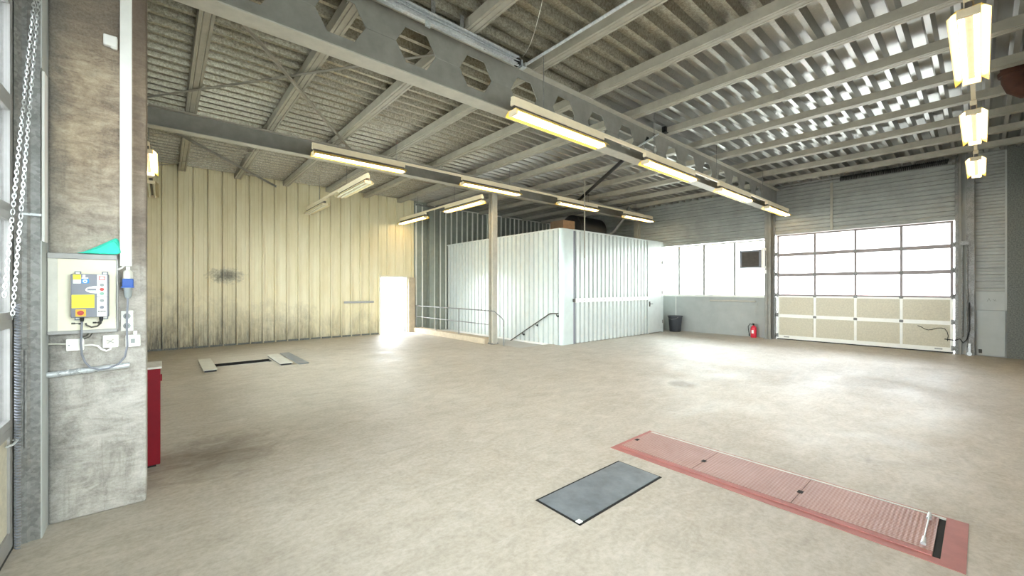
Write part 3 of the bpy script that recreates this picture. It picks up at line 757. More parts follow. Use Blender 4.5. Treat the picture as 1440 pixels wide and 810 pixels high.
m = MB(); m.tube([(9.60,7.80,4.92),(9.60,7.80,2.55)], .018, 8)
tag(m.build('drop_conduit', M['purlin'], smooth=True), 'thin grey conduit dropping from the roof onto the front of the corrugated enclosure', 'conduit')
def duct():
    t = thing('ventilation_drum', 'black round ventilation drum sitting on top of the corrugated enclosure', 'ventilation drum', (12.4, 10.2, 3.37))
    m = MB(); m.tube([(11.7,10.2,3.92),(11.75,10.2,3.92),(13.3,10.2,3.92),(13.35,10.2,3.92)], [.40,.5,.5,.40], 28); m.build('drum', M['black'], t, smooth=True)
    for x in (12.0, 13.0):
        m = MB(); m.box(x-.05, 9.8, 3.374, x+.05, 10.6, 3.55); m.build('cradle', M['black'], t)
    m = MB(); m.tube([(13.3,9.9,3.6),(13.5,9.5,3.9),(13.5,9.0,4.4),(13.5,8.8,4.75)], .06, 10); m.build('pipe', M['galv_dark'], t, smooth=True)
duct()
m = MB(); m.box(10.2, 9.2, 3.372, 10.8, 9.8, 3.95)
for z in (3.5,3.66,3.82): m.box(10.19,9.2,z,10.2,9.8,z+.02)
tag(m.build('wooden_crate', M['wood'], bevel=.006), 'brown wooden crate on top of the corrugated enclosure near its corner', 'crate')

# ------------------------------------------------------------------ fluorescent lamps
L = 1.92
def make_lamp(lit, label, group):
    t = thing('ceiling_strip_light', label, 'lamp', (0,0,0), group)
    m = MB(); m.box(-L/2, -.034, .145, L/2, .034, .215); m.build('housing', M['lampcream'], t, bevel=.004)
    m = MB(); m.box(-L/2+.02, -.022, .085, L/2-.02, .022, .145); m.build('spine', M['heater'], t)
    for s in (-1, 1):
        prof = [(s*.022,.088),(s*.075,.088),(s*.135,.03)]
        m = MB(); m.strip(prof, 0, -L/2, L/2, .003*s); m.build('reflector_wing', M['lampwing' if lit else 'lampwing_off'], t)
    for s in (-1, 1):
        m = MB(); m.tube([(-L/2+.03, s*.048, .048),(L/2-.03, s*.048, .048)], .019, 12); m.build('tube', M['tube_lit'] if lit else M['tube_off'], t, smooth=True)
    for e in (-1, 1):
        m = MB(); m.box(e*(L/2-.045), -.075, .02, e*(L/2-.005), .075, .09); m.build('end_holder', M['lampcream'], t, bevel=.004)
    return t
lit0 = make_lamp(True, '', 'lit strip lights'); off0 = make_lamp(False, '', 'unlit strip lights')
first = {True: lit0, False: off0}; used = {True: False, False: False}
def place_lamp(x, y, z, rz, label, lit=True):
    o = first[lit]
    if not used[lit]:
        o.location = (x,y,z); o.rotation_euler = (0,0,rz); o['label'] = label; used[lit] = True
        return o
    return copy_tree(o, (x,y,z), rz, label)
def trunking(a, b, z, label, wires, ztop=ZD-.002):
    t = thing('lamp_trunking', label, 'trunking', ((a[0]+b[0])/2, (a[1]+b[1])/2, z+.215), 'lamp trunking rails')
    m = MB(); m.bar((a[0],a[1],z+.238), (b[0],b[1],z+.238), .045, .045); m.build('rail', M['lampcream'], t)
    for w in wires:
        m = MB(); m.tube([(w[0],w[1],z+.25),(w[0],w[1],ztop)], .006, 6); m.build('hanger_wire', M['galv_dark'], t)
NUM = ['nearest', 'second', 'third', 'farthest']
Zm = 3.87; ym = 3.97
for k in range(4):
    place_lamp(3.42+L/2+3.15*k, ym, Zm, 0, 'lit strip light hung before the beam with holes, %s' % ('first after the galvanised track','second after the galvanised track','third after the galvanised track','last, nearest the garage door')[k])
trunking((3.42,ym),(14.86,ym),Zm,'cream rail carrying the four strip lights before the beam with holes',[(4.0,ym),(6.9,ym),(9.6,ym),(12.6,ym)])
Z2 = 4.20; y2 = 8.45
xs2 = [2.18, 5.63, 9.14, 12.62]
for k in range(4):
    place_lamp(xs2[k]+L/2, y2, Z2, 0, 'lit strip light hung before the plain beam, %s' % ('first from the pillar','just above the slim post','above the enclosure corner','nearest the window wall')[k])
trunking((2.18,y2),(14.54,y2),Z2,'cream rail carrying the four strip lights before the plain beam',[(3.9,y2),(7.2,y2),(10.6,y2),(13.4,y2)])
Z3 = 3.95
for x, lits, nm in ((6.60,(True,True),'above the stair guard rail'),(3.45,(False,False),'facing the cream wall'),(-.21,(True,False),'behind the concrete pillar')):
    for j, y in enumerate((9.85 if x > 1 else 10.3, 13.0)):
        place_lamp(x, y, Z3, PI/2, '%s strip light %s, the one %s' % ('lit' if lits[j] else 'unlit yellowed', nm, 'next to the plain beam' if j == 0 else 'against the back wall'), lits[j])
    trunking((x,8.9 if x > 1 else 9.5),(x,13.95),Z3,'cream lamp rail running to the back wall %s' % nm,[(x,10.3),(x,12.6)], ZP-.002 if x > 6 else ZD-.002)
Z4 = 4.08; y4 = .08
for k, xx in enumerate((2.30, 5.47, 8.64, 11.81)):  # first lamp is out of view, added for its light near the pillar
    place_lamp(xx+L/2, y4, Z4, 0, ('lit strip light over the red floor covers, nearest the photographer','large lit strip light with yellowed wings near the rusty pipe','lit strip light in the middle of the row ending at the garage door','smallest lit strip light of the row ending at the garage door')[k])
trunking((2.30,y4),(13.75,y4),Z4,'cream rail carrying the strip lights over the red floor covers',[(3.0,y4),(6.2,y4),(9.4,y4),(12.6,y4)])

# rusty flue elbow at the right edge
def flue():
    t = thing('rusty_flue', 'rusty brown flue pipe elbow under the roof beside the big lamp', 'flue pipe', (9.45, -.45, 4.3))
    m = MB(); x = 9.45; m.tube([(x,-.69,4.50),(x,-.55,4.50),(x,-.42,4.53),(x,-.34,4.60),(x,-.31,4.70),(x,-.30,4.92)], .13, 20); m.build('elbow', M['rust'], t, smooth=True)
    m = MB(); m.tube([(x,-.305,4.78),(x,-.30,4.84)], .155, 20); m.build('mounting_collar', M['rust'], t, smooth=True)
flue()

# ------------------------------------------------------------------ floor plate, red pit covers, brake-test trench plates
def floor_things():
    t = thing('floor_plate', 'blue-grey steel plate set in the floor near the red covers', 'plate', (2.74, 2.05, 0))
    x0, x1, y0, y1 = 2.19, 3.29, 1.82, 2.265
    m = MB(); m.box(x0+.02, y0+.02, 0, x1-.012, y1-.018, .006); m.build('plate', M['steelplate'], t)
    m = MB(); m.box(x0, y0, 0, x1, y0+.018, .003); m.box(x0, y1-.018, 0, x1, y1, .003); m.box(x0, y0, 0, x0+.018, y1, .003); m.box(x1-.008, y0, 0, x1, y1, .003); m.build('gap', M['dark'], t)
    m = MB(); m.box(x0+.012,y0+.015,.003,x0+.05,y0+.05,.009); m.build('corner_chip', M['white'], t)
    t = thing('pit_cover', 'long faded red tread plate cover over the inspection pit', 'pit cover', (3.88, 1.3, 0))
    m = MB(); m.box(3.50, .165, 0, 3.575, 2.46, .004); m.box(4.222, .165, 0, 4.26, 2.46, .004); m.box(3.50, 2.46, 0, 4.26, 2.505, .004); m.box(3.50, .06, 0, 4.26, .165, .004); m.build('painted_border', M['redpaint'], t)
    m = MB(); m.box(3.576, .20, 0, 3.625, 2.459, .010); m.build('angle_frame', M['redpaint'], t, bevel=.003)
    m = MB(); m.box(3.575, .166, 0, 4.196, .199, .0045); m.build('end_gap', M['dark'], t)
    for a, b_ in ((.20, .95), (.955, 1.715), (1.72, 2.455)):
        m = MB(); m.box(3.63, a, 0, 4.195, b_, .012); m.build('tread_plate', M['redtread'], t)
    for y in (.953, 1.718, 2.43):
        m = MB(); m.box(3.85, y-.018, .006, 3.905, y+.018, .0135); m.build('finger_slot', M['dark'], t)
    m = MB(); m.box(4.198, .166, 0, 4.221, 2.459, .014); m.build('pale_edge', M['palestl'], t)
    m = MB(); m.tube([(3.70,.245,.03),(4.15,.245,.03)], .004, 8)
    for x in (3.70, 4.13): m.tube([(x-.03,.245,.02),(x+.04,.245,.035)], [.014,.009], 10)
    m.build('lift_bar', M['galv'], t)
    t = thing('tester_ramp', 'pale steel ramp plate at the pillar end of the dark floor trench', 'ramp plate', (.70, 10.7, 0), 'ramp plates around the trench')
    m = MB(); m.box(.59, 9.87, 0.035, .815, 11.45, .05); m.build('plate', M['palestl'], t)
    m = MB(); m.box(.61, 9.89, 0, .80, 11.43, .035); m.build('support', M['black'], t)
    t = thing('tester_ramp', 'pale steel ramp plate at the doorway end of the dark floor trench', 'ramp plate', (2.0, 10.4, 0), 'ramp plates around the trench')
    m = MB(); m.box(1.88, 9.72, 0.035, 2.12, 11.2, .05); m.build('plate', M['palestl'], t)
    m = MB(); m.box(1.90, 9.74, 0, 2.10, 11.18, .035); m.build('support', M['black'], t)
    m = MB(); m.box(2.22, 9.62, 0, 2.42, 11.5, .02); tag(m.build('steel_strip', M['steelplate'], bevel=.003), 'grey steel strip lying on the floor past the trench plates', 'strip')
floor_things()

# ------------------------------------------------------------------ near left corner: pillar, jamb, glazed door, control gear
m = MB(); m.box(-.606, 4.23, 0, -.10, 4.56, 4.07)
struct(m.build('wall_left_pillar', M['pillar'], bevel=.012, origin=(-.35,4.4,0)))
m = MB(); m.box(XL-.16, 4.24, 0, -.60, 5.6, 5.06); m.box(XL-.16, 12.2, 0, -.60, YB-.04, 5.06); m.box(XL-.16, 5.6, 0, -.60, 12.2, 1.0); m.box(XL-.16, 5.6, 3.5, -.60, 12.2, 5.06)
struct(m.build('wall_left', M['clad']))
d = bpy.data.objects.new('window_3', None); C.objects.link(d); d.location = (XL, 8.9, 1.0); struct(d)
m = MB(); m.box(XL-.1, 5.6, 1.0, XL-.04, 12.2, 1.05); m.box(XL-.1, 5.6, 3.45, XL-.04, 12.2, 3.5)
for k in range(7): y = 5.6+k*6.55/6; m.box(XL-.1, y, 1.0, XL-.04, y+.05, 3.5)
m.build('window_frame', M['white_al'], d)
m = MB(); m.box(XL-.075, 5.62, 1.03, XL-.07, 12.18, 3.47); m.build('pane', M['glass'], d)
def jamb():
    t = thing('door_jamb', 'galvanised steel jamb between the chain door and the concrete pillar', 'jamb', (-.66, 4.1, 0))
    m = MB(); m.strip([(-.715,4.0),(-.703,4.02),(-.690,4.035),(-.668,4.035),(-.655,4.045),(-.612,4.045)], 2, 0, 4.9, .004); m.build('face_sheet', M['galv_dark'], t)
    m = MB(); m.box(-.615, 4.046, 0, -.606, 4.225, 1.96); m.box(-.615,4.046,3.1,-.606,4.225,4.9); m.build('side_strip', M['plinth'], t)
    m = MB(); m.box(-.615, 4.10, 1.96, -.603, 4.20, 3.1); m.build('side_strip', M['white'], t, )  # white strip standing in for the slit of daylight beside the pillar
    m = MB(); m.box(-.70, 4.028, 2.12, -.605, 4.034, 2.135); m.build('clip', M['galv'], t)
    m = MB(); m.tube([(-.672,4.022,.62),(-.672,4.022,1.25)], .007, 8); m.disc((-.672,4.03,1.27),(0,-1,0),.014,.02,10); m.build('latch_rod', M['galv_dark'], t)
jamb()
def left_door():
    d = bpy.data.objects.new('door_3', None); C.objects.link(d); d.location = (XL, 2.0, 0); struct(d)
    y0, y1 = -.40, 3.99; n = 5
    muls = [y0+.03+(y1-y0-.06)*k/4 for k in range(1,4)]
    sectional_door(d, 1, XL, y0, y1, [.02, .78, 1.45, 2.12, 2.80, 3.46], [0,1,1,1,1], muls, .045, -1, 'grey_al')
    m = MB(); m.box(XL-.05, y0, 0, XL, y1, .022); m.build('bottom_seal', M['rubber'], d)
    m = MB(); m.box(XL-.15, YN-.1, 3.47, XL-.0, 4.25, 5.06); m.box(XL-.15, YN-.1, 0, XL, y0-.01, 3.47)
    struct(m.build('wall_left', M['galv_dark']))
    m = MB(); m.box(XL-.15, 3.995, 0, XL-.01, 4.25, 3.47); struct(m.build('wall_left', M['galv_dark']))
    m = MB(); m.tube([(XL+.012,3.80,.70),(XL+.03,3.84,.70),(XL+.03,3.93,.70),(XL+.012,3.95,.70)], .007, 6); m.build('door_handle', M['galv'], d)
left_door()
def chain():
    def strand(a, b, sag, n):
        m = MB()
        a = Vector(a); b = Vector(b)
        for i in range(n):
            u = (i+.5)/n; p = a.lerp(b, u); p.z -= sag*math.sin(PI*u)
            d = (b-a).normalized(); side = d.cross(Vector((1,.3,0))).normalized() if i % 2 else d.cross(Vector((.3,-1,0))).normalized()
            pts = []
            hl, hw = (b-a).length/n*.72, .0075
            for k in range(10):
                q = 2*PI*k/10; pts.append(p + d*(hl*math.cos(q)) + side*(hw*math.sin(q)))
            pts.append(pts[0]); m.tube(pts, .0025, 5, False)
        return m
    t = thing('hand_chain', 'bright zinc hand chain looped beside the glazed door and the pillar', 'chain', (-.66, 3.9, 1.5))
    strand((-.575,4.02,4.45), (-.712,3.77,1.60), 0, 115).build('chain_strand', M['chain'], t, smooth=True)
    strand((-.568,4.02,4.45), (-.698,3.86,1.46), 0, 120).build('chain_strand', M['chain'], t, smooth=True)
chain()
m = MB(); pts = []
for i in range(84*10+1):
    u = i/840; a = 2*PI*84*u; pts.append((-.690+.011*math.cos(a), 3.935+.011*math.sin(a), 1.55-1.53*u))
m.tube(pts, .0036, 5); tag(m.build('coiled_cable', M['grey_box'], smooth=True), 'dark spiral coiled cable hanging along the edge of the glazed door', 'cable')

# backing board in a grey steel frame
YP = 4.23
def control():
    t = thing('mounting_board', 'cream mounting board in a grey steel frame fixed to the concrete pillar', 'board', (-.43, YP, 1.33))
    m = MB(); m.box(-.600, 4.195, 1.345, -.262, YP, 1.865); m.build('board', M['cream_pl'], t)
    m = MB(); m.box(-.604, 4.180, 1.855, -.252, YP, 1.895); m.box(-.604, 4.180, 1.325, -.252, YP, 1.35); m.box(-.264, 4.180, 1.325, -.252, YP, 1.895); m.build('frame', M['grey_al'], t, bevel=.004)
    m = MB(); m.box(-.602, 4.186, 1.35, -.556, 4.196, 1.855); m.build('side_plate', M['palestl'], t)
    # door controller
    c = thing('door_controller', 'grey door control box with white button strip on the cream board', 'control box', (-.39, 4.19, 1.43))
    x0, x1, z0, z1, yf, yb = -.487, -.300, 1.442, 1.748, 4.125, 4.194
    m = MB(); m.box(x0, yf, z0, x1, yb, z1); m.build('housing', M['grey_box'], c, bevel=.006)
    sx0, sx1 = -.358, -.308
    s = MB(); s.box(sx0, yf-.003, z0+.004, sx1, yf, z1-.004); sp = s.build('button_strip', M['white'], c, bevel=.0015)
    m = MB(); n = 24; pts = [(sx0+.002, 1.622)]
    ell = [(sx0-.072+.0-.0, 1.637)]
    out = [(sx0+.004,1.664)] + [(sx0-.058*math.cos(a)-.036*(1 if False else 0), 1.638+.026*math.sin(a)) for a in [PI/2-PI*i/14 for i in range(15)]] + [(sx0+.004,1.612)]
    m.prism(out, 1, yf-.003, yf-.0005); m.build('button_strip', M['white'], c)
    m = MB(); m.box(sx0-.048, yf-.006, 1.632, sx0+.0-.004, yf-.002, 1.645); m.build('display_slot', M['grey_box'], c)
    cx = (sx0+sx1)/2
    for z, mt in ((1.672,'greybtn'),(1.640,'red'),(1.610,'greenbtn'),(1.560,'greybtn'),(1.512,'grey_box')):
        m = MB(); m.disc((cx, yf-.003, z), (0,-1,0), .0115, .006, 16); m.build('button', M[mt], sp, smooth=True)
    m = MB(); m.box(cx-.016, yf-.0045, 1.706, cx+.016, yf-.003, 1.735); m.build('emblem', M['pinkred'], sp)
    m = MB(); m.box(cx-.011, yf-.0055, 1.712, cx+.011, yf-.0045, 1.729); m.build('emblem_field', M['white'], sp)
    m = MB(); m.bar((cx-.010,yf-.006,1.727),(cx,yf-.006,1.719),.002,.003); m.bar((cx+.010,yf-.006,1.727),(cx,yf-.006,1.719),.002,.003); m.build('emblem_lines', M['pinkred'], sp)
    m = MB(); m.box(cx-.022, yf-.0045, 1.69, cx+.02, yf-.003, 1.693); m.box(sx0, yf-.0045, 1.586, sx1, yf-.003, 1.589)
    for i in range(6): m.box(cx-.021+i*.007, yf-.0045, 1.478, cx-.016+i*.007, yf-.003, 1.487)
    for i in range(4): m.box(cx-.011+i*.006, yf-.0045, 1.465, cx-.007+i*.006, yf-.003, 1.469)
    m.build('print', M['ink'], sp)
    m = MB(); m.box(-.475, yf-.002, 1.708, -.438, yf, 1.744); m.build('sticker', M['yellow'], c)
    m = MB(); m.box(-.475, yf-.002, 1.682, -.438, yf, 1.708); m.box(-.434, yf-.002, 1.715, -.402, yf, 1.723); m.box(-.430,yf-.002,1.723,-.416,yf,1.742); m.build('sticker', M['white'], c)
    m = MB(); m.box(-.434, yf-.002, 1.683, -.398, yf, 1.714); st = m.build('sticker', M['bluest'], c)
    m = MB(); m.disc((-.417, yf-.002, 1.698), (0,-1,0), .0115, .0015, 16); m.build('sticker_symbol', M['white'], st)
    m = MB(); m.disc((-.417, yf-.0035, 1.698), (0,-1,0), .006, .001, 6); m.build('sticker_symbol', M['bluest'], st)
    m = MB(); m.box(-.482, yf-.002, 1.510, -.371, yf, 1.602); yl = m.build('note', M['yellow'], c)
    m = MB(); rr = random.Random(3)
    for row, z in enumerate((1.580, 1.563, 1.540, 1.532)):
        for i in range(5):
            if rr.random() < .35: continue
            x = -.472+i*.021+rr.uniform(-.004,.004); m.bar((x,yf-.0026,z),(x+rr.uniform(.006,.014),yf-.0026,z+rr.uniform(-.006,.006)),.002,.001)
    m.build('handwriting', M['ink'], yl)
    m = MB(); m.box(-.463, yf-.003, 1.450, -.413, yf, 1.500); rp = m.build('switch_plate', M['amber'], c)
    m = MB(); m.disc((-.438, yf-.003, 1.475), (0,-1,0), .0165, .012, 18); m.bar((-.452,yf-.019,1.483),(-.424,yf-.019,1.467),.010,.010); m.build('rotary_switch', M['red'], rp, smooth=False)
    for x in (-.458, -.322):
        for z in (z1+.008, z0-.008):
            m = MB(); m.box(x-.016, 4.175, z-.012, x+.016, 4.186, z+.012); q = m.build('mounting_tab', M['grey_box'], c)
            m = MB(); m.box(x-.010, 4.173, z-.005, x+.010, 4.176, z+.006); m.build('tab_slot', M['white'], q)
    for x in (-.436, -.34):
        m = MB(); m.tube([(x,4.16,z0+.002),(x,4.16,z0-.03)], [.012,.009], 10); m.build('cable_gland', M['black'], c)
    # cables of the controller
    w = MB(); w.tube([(-.436,4.16,1.411),(-.437,4.155,1.36),(-.44,4.15,1.26),(-.435,4.15,1.18),(-.42,4.15,1.125),(-.395,4.15,1.085),(-.35,4.15,1.062),(-.30,4.15,1.066),(-.25,4.15,1.09),(-.215,4.15,1.14),(-.202,4.15,1.22),(-.205,4.155,1.36),(-.203,4.16,1.48),(-.200,4.165,1.575)], .0062, 8)
    tag(w.build('mains_cable', M['grey_box'], smooth=True), 'grey cable looping from the control box down and up to the blue plug', 'cable')
    w = MB(); w.tube([(-.34,4.16,1.411),(-.342,4.158,1.395),(-.36,4.16,1.375),(-.39,4.165,1.37),(-.415,4.172,1.385),(-.42,4.174,1.40)], .0055, 8)
    for i, x in enumerate((-.49,-.455,-.385,-.36)): w.disc((x,4.185,1.40-(i%2)*.004),(1,0,0),.006,.018,8)
    w.tube([(-.49,4.185,1.40),(-.44,4.185,1.398)], .003, 6); w.tube([(-.37,4.185,1.398),(-.345,4.185,1.408)], .003, 6)
    tag(w.build('patch_cable', M['ink'], smooth=True), 'short dark cable with clips curling under the control box', 'cable')
    # blue plug with cloudy cap
    p = thing('power_plug', 'blue power plug in a cloudy socket beside the cream board', 'plug', (-.2, 4.18, 1.58))
    m = MB(); m.box(-.231, 4.155, 1.66, -.169, 4.215, 1.72); m.build('plug_body', M['blue'], p, bevel=.006)
    m = MB(); m.box(-.2355, 4.15, 1.652, -.165, 4.18, 1.662); m.build('plug_collar', M['blue'], p)
    m = MB(); m.tube([(-.2,4.185,1.72),(-.2,4.185,1.77),(-.2,4.185,1.785)], [.03,.028,.018], 16); m.build('socket_cap', M['clear'], p, smooth=True)
    m = MB(); m.tube([(-.2,4.185,1.785),(-.2,4.185,1.81)], .012, 10); m.build('cable_entry', M['white'], p)
    m = MB(); m.tube([(-.2,4.18,1.66),(-.2,4.175,1.59),(-.2,4.17,1.57)], [.026,.022,.010], 14); m.build('plug_tail', M['greybtn'], p, smooth=True)
    m = MB(); m.box(-.228, 4.215, 1.65, -.172, YP, 1.74); m.build('back_plate', M['greybtn'], p)
    # double socket
    s = thing('double_socket', 'white double wall socket one above the other beside the cream board', 'socket', (-.207, 4.22, 1.325))
    m = MB(); m.box(-.241, 4.212, 1.325, -.173, YP+.005, 1.478); m.build('plate', M['white'], s, bevel=.004)
    for z in (1.438, 1.365):
        m = MB(); m.tube([(-.207,4.212,z),(-.207,4.205,z)], .029, 20); r = m.build('outlet', M['white'], s, smooth=True)
        m = MB(); m.disc((-.207,4.205,z),(0,-1,0),.021,.001,20); m.build('outlet_well', M['greybtn'], r)
        m = MB(); m.disc((-.214,4.204,z),(0,-1,0),.003,.001,8); m.disc((-.2,4.204,z),(0,-1,0),.003,.001,8); m.build('pin_holes', M['ink'], r)
    # three white boxes
    def wbox(x0, z0, x1, z1, label, det):
        o = thing('wall_box', label, 'junction box', ((x0+x1)/2, 4.2, z0))
        m = MB(); m.box(x0, 4.185, z0, x1, YP+.003, z1); m.build('box', M['white'], o, bevel=.005)
        cx, cz = (x0+x1)/2, (z0+z1)/2
        if det == 'plate':
            for q in (.08, .74):
                m = MB(); m.disc((x0+(x1-x0)*(q+.1), 4.185, z0+(z1-z0)*.5), (0,-1,0), .005, .002, 8); m.build('screw', M['greybtn'], o)
        if det == 'socket':
            m = MB(); m.disc((cx,4.185,cz),(0,-1,0),.027,.004,20); m.build('outlet', M['cream_pl'], o)
            m = MB(); m.bar((cx-.02,4.179,cz+.012),(cx+.018,4.179,cz-.012),.004,.004); m.bar((cx-.016,4.179,cz-.014),(cx+.016,4.179,cz+.016),.004,.004); m.build('flap', M['greybtn'], o)
        if det == 'switch':
            m = MB(); m.box(cx-.012,4.180,cz-.016,cx+.012,4.186,cz+.016); m.build('rocker', M['greybtn'], o)
            m = MB(); m.tube([(cx+.012,4.2,z1),(cx+.012,4.2,z1+.03)], .012, 10); m.build('cable_entry', M['white'], o)
    wbox(-.517, 1.205, -.430, 1.290, 'plain white junction box under the cream board, nearest the steel jamb', 'plate')
    wbox(-.335, 1.212, -.252, 1.303, 'white wall socket with a crossed flap under the cream board corner', 'socket')
    wbox(-.215, 1.206, -.132, 1.296, 'white switch box below the double socket at the pillar edge', 'switch')
    w = MB(); w.tube([(-.60,4.2,1.262),(-.57,4.195,1.262),(-.517,4.2,1.255)], .006, 8); tag(w.build('white_cable', M['palestl']), 'short pale cable from the steel jamb into the plain junction box', 'cable')
    w = MB(); w.tube([(-.43,4.2,1.238),(-.39,4.19,1.24),(-.36,4.185,1.23),(-.34,4.18,1.205),(-.315,4.18,1.19),(-.295,4.185,1.20),(-.292,4.19,1.215)], .0065, 8); tag(w.build('hanging_cable', M['white'], smooth=True), 'thick white cable sagging between the junction box and the flap socket', 'cable')
    w = MB(); w.tube([(-.435,4.19,1.30),(-.415,4.185,1.31),(-.40,4.19,1.335)], .005, 6); w.tube([(-.43,4.19,1.285),(-.40,4.185,1.30),(-.385,4.19,1.33)], .004, 6); tag(w.build('dark_cables', M['ink']), 'two dark cable ends rising from the junction box to the board', 'cable')
    # steel tube below
    b = MB(); b.tube([(-.604,4.185,1.052),(-.190,4.185,1.072)], .021, 16); tag(b.build('wall_tube', M['galv'], smooth=True), 'grey steel tube fixed across the pillar below the sockets', 'tube')
    # white trunking and small box
    b = MB(); b.box(-.246, 4.195, 1.815, -.180, YP+.005, 4.05); tag(b.build('cable_duct', M['white'], bevel=.003), 'white plastic cable duct running up the concrete pillar', 'cable duct')
    b = MB(); b.tube([(-.222,4.21,1.82),(-.235,4.2,1.80),(-.256,4.18,1.785)], .007, 8); tag(b.build('white_cable', M['white'], smooth=True), 'bent white cable leaving the bottom of the white cable duct', 'cable')
    b = MB(); b.box(-.334, 4.19, 3.435, -.258, YP+.003, 3.515); b.box(-.296,4.2,3.425,-.258,YP,3.44); tag(b.build('sensor_box', M['white'], bevel=.008), 'small white box high on the concrete pillar beside the cable duct', 'box')
    # turquoise folded cloth on the frame top
    b = MB()
    import itertools
    def wedge(b, pts, y0, y1): b.prism(pts, 1, y0, y1)
    wedge(b, [(-.462,1.897),(-.40,1.9165),(-.34,1.952),(-.296,1.984),(-.272,1.996),(-.258,1.972),(-.243,1.94),(-.238,1.912),(-.262,1.897)], 4.150, 4.190)
    wedge(b, [(-.44,1.905),(-.36,1.955),(-.278,2.008),(-.262,2.012),(-.250,1.98),(-.242,1.93),(-.30,1.90)], 4.191, 4.206)
    wedge(b, [(-.42,1.912),(-.34,1.972),(-.272,2.020),(-.258,2.018),(-.246,1.985),(-.240,1.94),(-.30,1.90)], 4.208, 4.222)
    tag(b.build('folded_cloth', M['teal'], bevel=.005), 'turquoise folded cloth lying on top of the cream board frame', 'cloth')
control()
def red_cabinet():
    t = thing('red_cabinet', 'dark red metal cabinet with a pale dusty top standing behind the pillar', 'cabinet', (-.30, 5.15, 0))
    m = MB(); m.box(-.58, 4.97, .02, -.02, 5.32, .905); m.build('body', M['cabred'], t, bevel=.006)
    m = MB(); m.box(-.59, 4.955, .905, -.01, 5.33, .925); m.build('top', M['cabtop'], t, bevel=.004)
    m = MB(); m.box(-.56, 4.99, 0, -.05, 5.30, .02); m.build('base', M['dark'], t)
    m = MB(); m.box(-.02, 5.02, .78, -.008, 5.05, .84); m.build('latch', M['cabred'], t)
red_cabinet()

# ------------------------------------------------------------------ near wall behind the camera with the workshop door, an added door and an added window
m = MB()
segs = [(XL-.2, -.1), (2.6, 4.6), (8.5, 10.6), (14.0, XF+.2)]
for a, b_ in segs: m.box(a, YN-.15, 0, b_, YN, 5.06)
for a, b_ in ((4.6,8.5),(10.6,14.0)): m.box(a, YN-.15, 3.1, b_, YN, 5.06)
m.box(-.1, YN-.15, 0, 2.6, YN, .9); m.box(-.1, YN-.15, 3.6, 2.6, YN, 5.06)
struct(m.build('wall_near', M['clad']))
for nm, a, b_ in (('door_4', 4.6, 8.5), ('door_5', 10.6, 14.0)):  # second door is unseen, added to brighten the floor and enclosure
    d = bpy.data.objects.new(nm, None); C.objects.link(d); d.location = ((a+b_)/2, YN, 0); struct(d)
    k0 = 0 if nm == 'door_4' else 1
    nr = 5; rows = [.02, .66, 1.28, 1.9, 2.5, 3.1]; mu = [a+(b_-a)*k/4 for k in range(5)]
    for i in range(nr):
        sec = MB(); z0, z1 = rows[i], rows[i+1]-.006
        sec.box(a, YN-.10, z0, b_, YN-.055, z0+.045); sec.box(a, YN-.10, z1-.045, b_, YN-.055, z1)
        for x in mu: sec.box(max(a,x-.03), YN-.10, z0, min(b_,x+.03), YN-.055, z1)
        o = sec.build('door_section', M['grey_al'], d)
        p = MB()
        for x0, x1 in zip(mu[:-1], mu[1:]): p.box(x0+.02, YN-.085, z0+.03, x1-.02, YN-.07, z1-.03)
        p.build('pane' if i > k0 else 'panel', M['glass_b'] if i > k0 else M['door_panel'], o)
d = bpy.data.objects.new('window_2', None); C.objects.link(d); d.location = (1.25, YN, .9); struct(d)  # unseen window added behind the camera to brighten the pillar
m = MB(); m.box(-.1, YN-.1, .9, 2.6, YN-.04, .95); m.box(-.1, YN-.1, 3.55, 2.6, YN-.04, 3.6)
for x in (-.1, .79, 1.66, 2.55): m.box(x, YN-.1, .9, x+.05, YN-.04, 3.6)
m.build('window_frame', M['white_al'], d)
m = MB(); m.box(-.08, YN-.075, .93, 2.58, YN-.07, 3.57); m.build('pane', M['glass'], d)

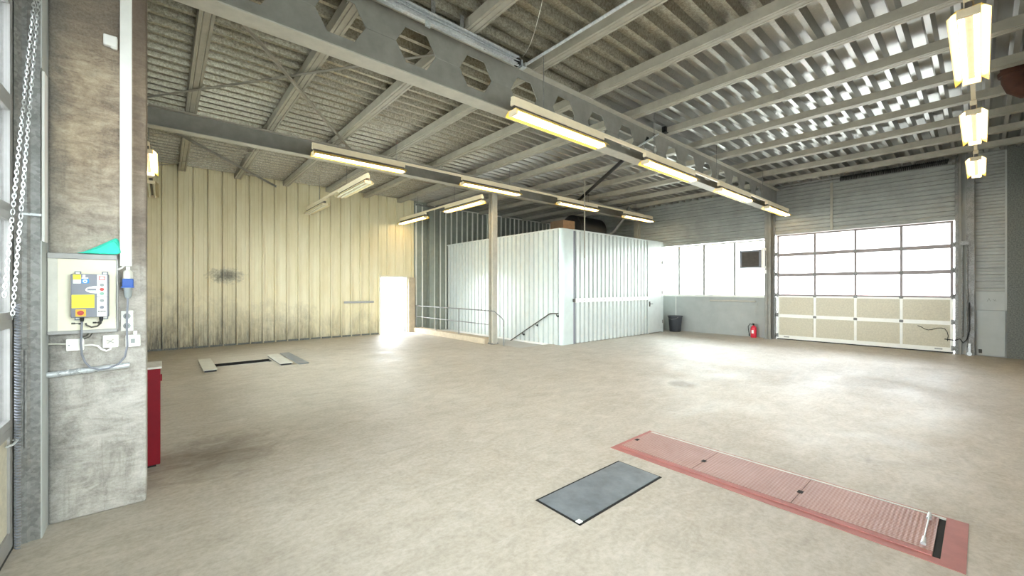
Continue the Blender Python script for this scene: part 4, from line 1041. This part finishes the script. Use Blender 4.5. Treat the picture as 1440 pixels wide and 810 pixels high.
# yard outside
m = MB(); m.add([(-60,-60,-.06),(90,-60,-.06),(90,80,-.06),(-60,80,-.06)], [(0,1,2,3)])
gr = m.build('ground', M['ground'], origin=(0,0,-.06)); struct(gr)
m = MB(); m.box(34, -20, -.05, 36, 34, 5.5)
tag(m.build('neighbour_building', M['outwhite']), 'pale building across the yard seen through the glazing', 'building')
m = MB(); m.box(27, 1.2, .3, 29, 7.5, 2.0); m.box(27.3, 1.6, -.05, 28.7, 7.1, .3)
tag(m.build('parked_trailer', M['outred']), 'faded red trailer parked in the yard beyond the garage door glazing', 'trailer')
m = MB(); m.box(26, 14.2, .2, 28, 17.0, 1.7); m.box(26.3, 14.5, -.05, 27.7, 16.7, .2)
tag(m.build('parked_trailer', M['outred']), 'faded red trailer parked in the yard beyond the strip window', 'trailer')

# ------------------------------------------------------------------ light, camera, world
w = bpy.data.worlds.new('overcast_sky'); bpy.context.scene.world = w; w.use_nodes = True
nt = w.node_tree; bg = nt.nodes['Background']
bg.inputs['Color'].default_value = (.88, .94, 1.0, 1); bg.inputs['Strength'].default_value = 8.0
def portal(name, loc, rot, sx, sy):
    l = bpy.data.lights.new(name, 'AREA'); l.shape = 'RECTANGLE'; l.size = sx; l.size_y = sy; l.cycles.is_portal = True
    o = bpy.data.objects.new(name, l); C.objects.link(o); o.location = loc; o.rotation_euler = rot
portal('daylight_opening', (6.55, YN-.2, 1.9), (-PI/2,0,PI), 3.9, 2.4)
portal('daylight_opening', (XF+.2, 2.4, 2.3), (0,PI/2,0), 2.0, 3.9)
portal('daylight_opening', (XF+.2, 6.8, 2.3), (0,PI/2,0), 1.9, 4.4)
portal('daylight_opening', (XL-.2, 1.8, 2.1), (0,-PI/2,0), 2.7, 4.4)
portal('daylight_opening', (1.25, YN-.2, 2.25), (-PI/2,0,PI), 2.7, 2.7)
portal('daylight_opening', (12.3, YN-.2, 1.9), (-PI/2,0,PI), 3.4, 2.4)
portal('daylight_opening', (XL-.2, 8.9, 2.25), (0,-PI/2,0), 2.5, 6.6)
portal('daylight_opening', (6.4, YB+.2, 1.0), (PI/2,0,PI), 1.0, 2.0)

cam = bpy.data.cameras.new('camera'); co = bpy.data.objects.new('camera', cam); C.objects.link(co)
cam.sensor_fit = 'HORIZONTAL'; cam.sensor_width = 36; cam.lens = 569.4/1440*36; cam.clip_start = .05; cam.clip_end = 300
co.location = (0,0,1.65); co.rotation_euler = (PI/2, 0, math.radians(49.26) - PI/2)
sc = bpy.context.scene; sc.camera = co
sc.view_settings.view_transform = 'Standard'; sc.view_settings.look = 'None'; sc.view_settings.gamma = 1
sc.view_settings.use_curve_mapping = False; sc.view_settings.exposure = 1.6
sc.cycles.max_bounces = 10; sc.cycles.diffuse_bounces = 6; sc.cycles.transparent_max_bounces = 12
